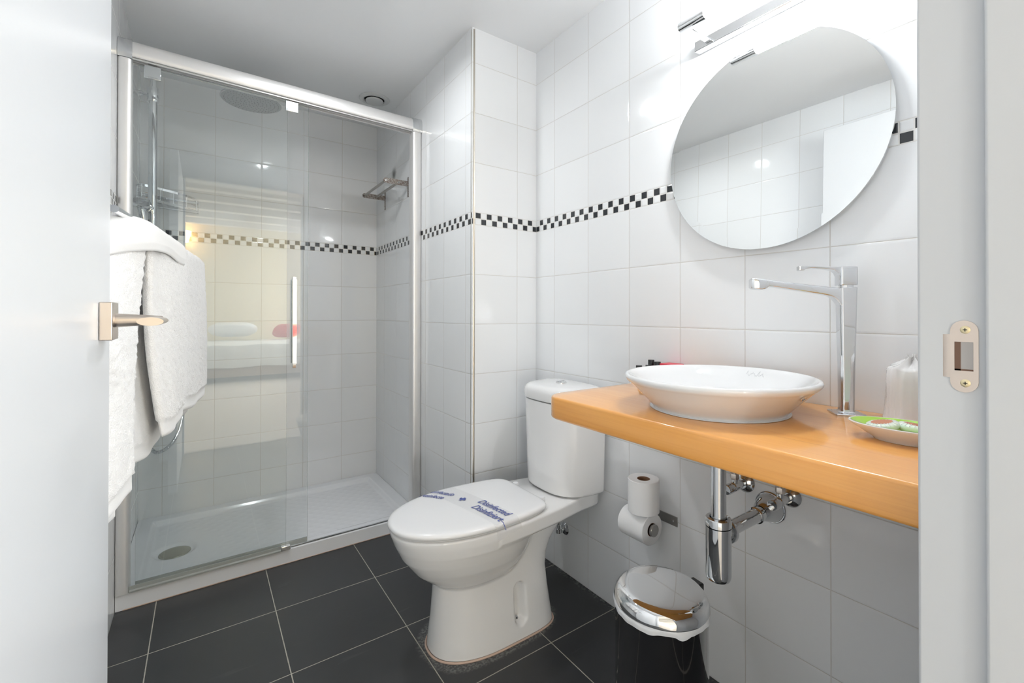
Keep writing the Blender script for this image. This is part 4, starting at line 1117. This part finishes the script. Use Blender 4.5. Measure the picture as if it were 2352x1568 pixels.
for x in (XS - .115, XS - .052):
    MB().tube([(x, yA + .003, 1.672), (x, yB_ - .003, 1.672)], .0065, 20).obj('bar', M_steel, rk)

# ================================================================== CEILING VENT, ADDED FILL LIGHT
vt = thing('air_vent', 'round white ceiling vent above the shower rail', 'vent', (-.435, 2.388, CE))
MB().lathe(smooth_prof([(.0745, -.0004), (.0745, -.003), (.070, -.006), (.060, -.0085), (.052, -.0075), (.0495, -.002)], 3), (-.435, 2.388, CE), (0, 0, 1), 72, cap0=False, cap1=False).obj('outer_ring', M_vent, vt)
MB().lathe([(.0500, -.0006), (0, -.0010)], (-.435, 2.388, CE), (0, 0, 1), 48, cap0=False, cap1=False).obj('throat', M_dark, vt)
MB().lathe(smooth_prof([(.0405, -.006), (.0430, -.009), (.0430, -.012), (.0405, -.0150), (.030, -.0165), (0, -.0172)], 3), (-.435, 2.388, CE), (0, 0, 1), 64, cap0=True, cap1=False).obj('disc', M_vent, vt)
dl = thing('fill_downlight', 'round ceiling light added as fill in front of the shower', 'fill_downlight', (-.80, 1.60, CE))  # fixture added around the ceiling fill
MB().lathe(smooth_prof([(.052, -.0004), (.052, -.004), (.047, -.006), (.0405, -.005), (.0395, -.001)], 3), (-.80, 1.60, CE), (0, 0, 1), 56, cap0=False, cap1=False).obj('ring', M_chrome2, dl)
MB().lathe([(.0395, -.0008), (0, -.0010)], (-.80, 1.60, CE), (0, 0, 1), 48, cap0=False, cap1=False).obj('lens', M_down, dl)

# ================================================================== TOWEL BAR AND TOWELS
A0 = Vector((-1.266, .962, 1.1785)); A1 = Vector((-1.1635, 1.805, 1.1785))
bd = (A1 - A0).normalized(); bn_ = Vector((bd.y, -bd.x, 0))       # bn_ points into the room
tbx = thing('towel_bar', 'slim chrome swing towel bar beside the open door', 'towel bar', (XL, .975, 1.1785))
MB().tube([A0 - bd * .004, A1 + bd * .012], .0062, 20).obj('bar', M_chrome, tbx)
MB().lathe([(.0063, 0), (.0085, .002), (.0085, .008), (.006, .010)], A1 + bd * .010, bd, 20).obj('end_knob', M_chrome2, tbx)
MB().lathe([(.022, .0006), (.022, .005), (.008, .007), (.008, .120)], (XL, .966, 1.1785), (1, 0, 0), 24).obj('wall_arm', M_chrome, tbx)

def hashn(*a):
    return math.sin(a[0] * 12.9898 + a[1] * 78.233 + (a[2] if len(a) > 2 else 0) * 37.7) * 43758.5453 % 1
def towel(name, s0, s1, R, thick, front, back, mats, label, cat, lean, group=None, nap=.0034, tuck=0, slant0=lambda q: 0, slant1=lambda q: 0, hem=.035, wob=.004, ds=.005, dt=.005, seed=0):
    """cloth over the bar: s along the bar, path down the back, over the top, down the front"""
    L = front + back + PI * R; nt = int(L / dt); ns = int((s1 - s0) / ds)
    mb = MB(); outer = []; inner = []
    rnd = np.random.RandomState(seed)
    jit = rnd.rand(nt + 1, ns + 1, 3) - .5
    for i in range(nt + 1):
        q = L * i / nt; ro = []; ri = []
        for j in range(ns + 1):
            t = j / ns
            if q < back: off, zz, n = -R, -(back - q), (-1, 0); down = back - q
            elif q < back + PI * R:
                a = (q - back) / R; off, zz = -R * math.cos(a), R * math.sin(a) * .8; n = (-math.cos(a), math.sin(a)); down = 0
            else: off, zz, n = R, -(q - back - PI * R), (1, 0); down = q - back - PI * R
            fr_side = q > back + PI * R / 2
            dd = down if fr_side else 0
            e0 = slant0(down) if fr_side else 0; e1 = slant1(down) if fr_side else 0
            s_ = s0 + e0 + (s1 + e1 - s0 - e0) * t
            s_ += (wob * math.sin(down * 14 + seed) * (1 if t > .5 else -.6)) * min(1, down / .1) * (1 if (t < .02 or t > .98) else .5)
            fold = .006 * math.sin(s_ * 17 + seed * 2 + down * 3) * min(1, down / .12) + .003 * math.sin(s_ * 41 + seed) * min(1, down / .2)
            spread = lean * min(1, down / .3) ** 1.2 * (1 if fr_side else -.6)
            tk = -.040 * max(0, 1 - (s_ + .03) / .16) ** 2
            P = A0 - fz * .018 + bd * s_ + bn_ * (off + fold + spread + tk) + fz * (zz + .003 * math.sin(s_ * 23 + seed) * (down > 0) + tk * .9)
            N = (bn_ * n[0] + fz * n[1])
            isf = (front - dd) if fr_side else (back - down)
            hemd = isf < hem
            # rounded edge all round
            ed = min(t * (s1 - s0), (1 - t) * (s1 - s0), max(isf, 0)); k = min(1, ed / (thick * .5)); k = math.sqrt(max(0, 1 - (1 - k) ** 2))
            th_ = thick * .5 * (.55 if hemd else 1) * (.12 + .88 * k)
            nv = nap * (0.15 if hemd else 1)
            jj = jit[i, j]
            J = N * (jj[0] * nv) + bd * (jj[1] * nv * .8) + fz * (jj[2] * nv * .8)
            ro.append(P + N * th_ + J); ri.append(P - N * th_)
        outer.append(ro); inner.append(ri)
    n1 = ns + 1; v = [p for r in outer for p in r] + [p for r in inner for p in r]; off = n1 * (nt + 1); f = []; mi = []
    for i in range(nt):
        q = L * (i + .5) / nt
        isf = L - q if q > L / 2 else q
        for j in range(ns):
            a = i * n1 + j
            f.append((a, a + 1, a + n1 + 1, a + n1)); f.append((off + a, off + a + n1, off + a + n1 + 1, off + a + 1)); mi += [1 if isf < hem else 0] * 2
        for j in (0, ns):
            a = i * n1 + j; q_ = (a, a + n1, off + a + n1, off + a)
            f.append(q_ if j == 0 else q_[::-1]); mi.append(0)
    for i in (0, nt):
        for j in range(ns):
            a = i * n1 + j; q_ = (a, off + a, off + a + 1, a + 1)
            f.append(q_ if i == 0 else q_[::-1]); mi.append(1)
    mb.v = [tuple(p) for p in v]; mb.f = f; mb.m = mi
    o = mb.obj(name, mats, None, fix=True); o.data.polygons.foreach_set('use_smooth', [True] * len(o.data.polygons))
    for at in o.data.attributes:
        if at.name == 'sharp_edge': o.data.attributes.remove(at); break
    tag(o, label, cat, group)
    return o
TOW = [M_terry, M_terrys]
towel('towel', -.030, .098, .016, .016, .455, .50, TOW, 'white terry towel hanging nearest the door edge, longest of the pair', 'towel', -.004, 'white towels on the bar', slant1=lambda d: -.010 * min(1, d / .3), tuck=-.040, seed=1)
towel('towel', .112, .768, .017, .016, .395, .44, TOW, 'white terry towel draped over the far part of the towel bar', 'towel', .004, 'white towels on the bar', slant0=lambda d: .10 * (d / .4) ** 1.0, slant1=lambda d: -.02 * math.sin(min(1, d / .3) * PI) - .03 * d, seed=4)
towel('folded_towel', -.030, .405, .0285, .007, .030, .30, [M_terrys, M_terrys], 'smooth folded white towel lying over the top of the terry towels', 'towel', .004, None, nap=.0003, hem=.01, seed=9, dt=.004)
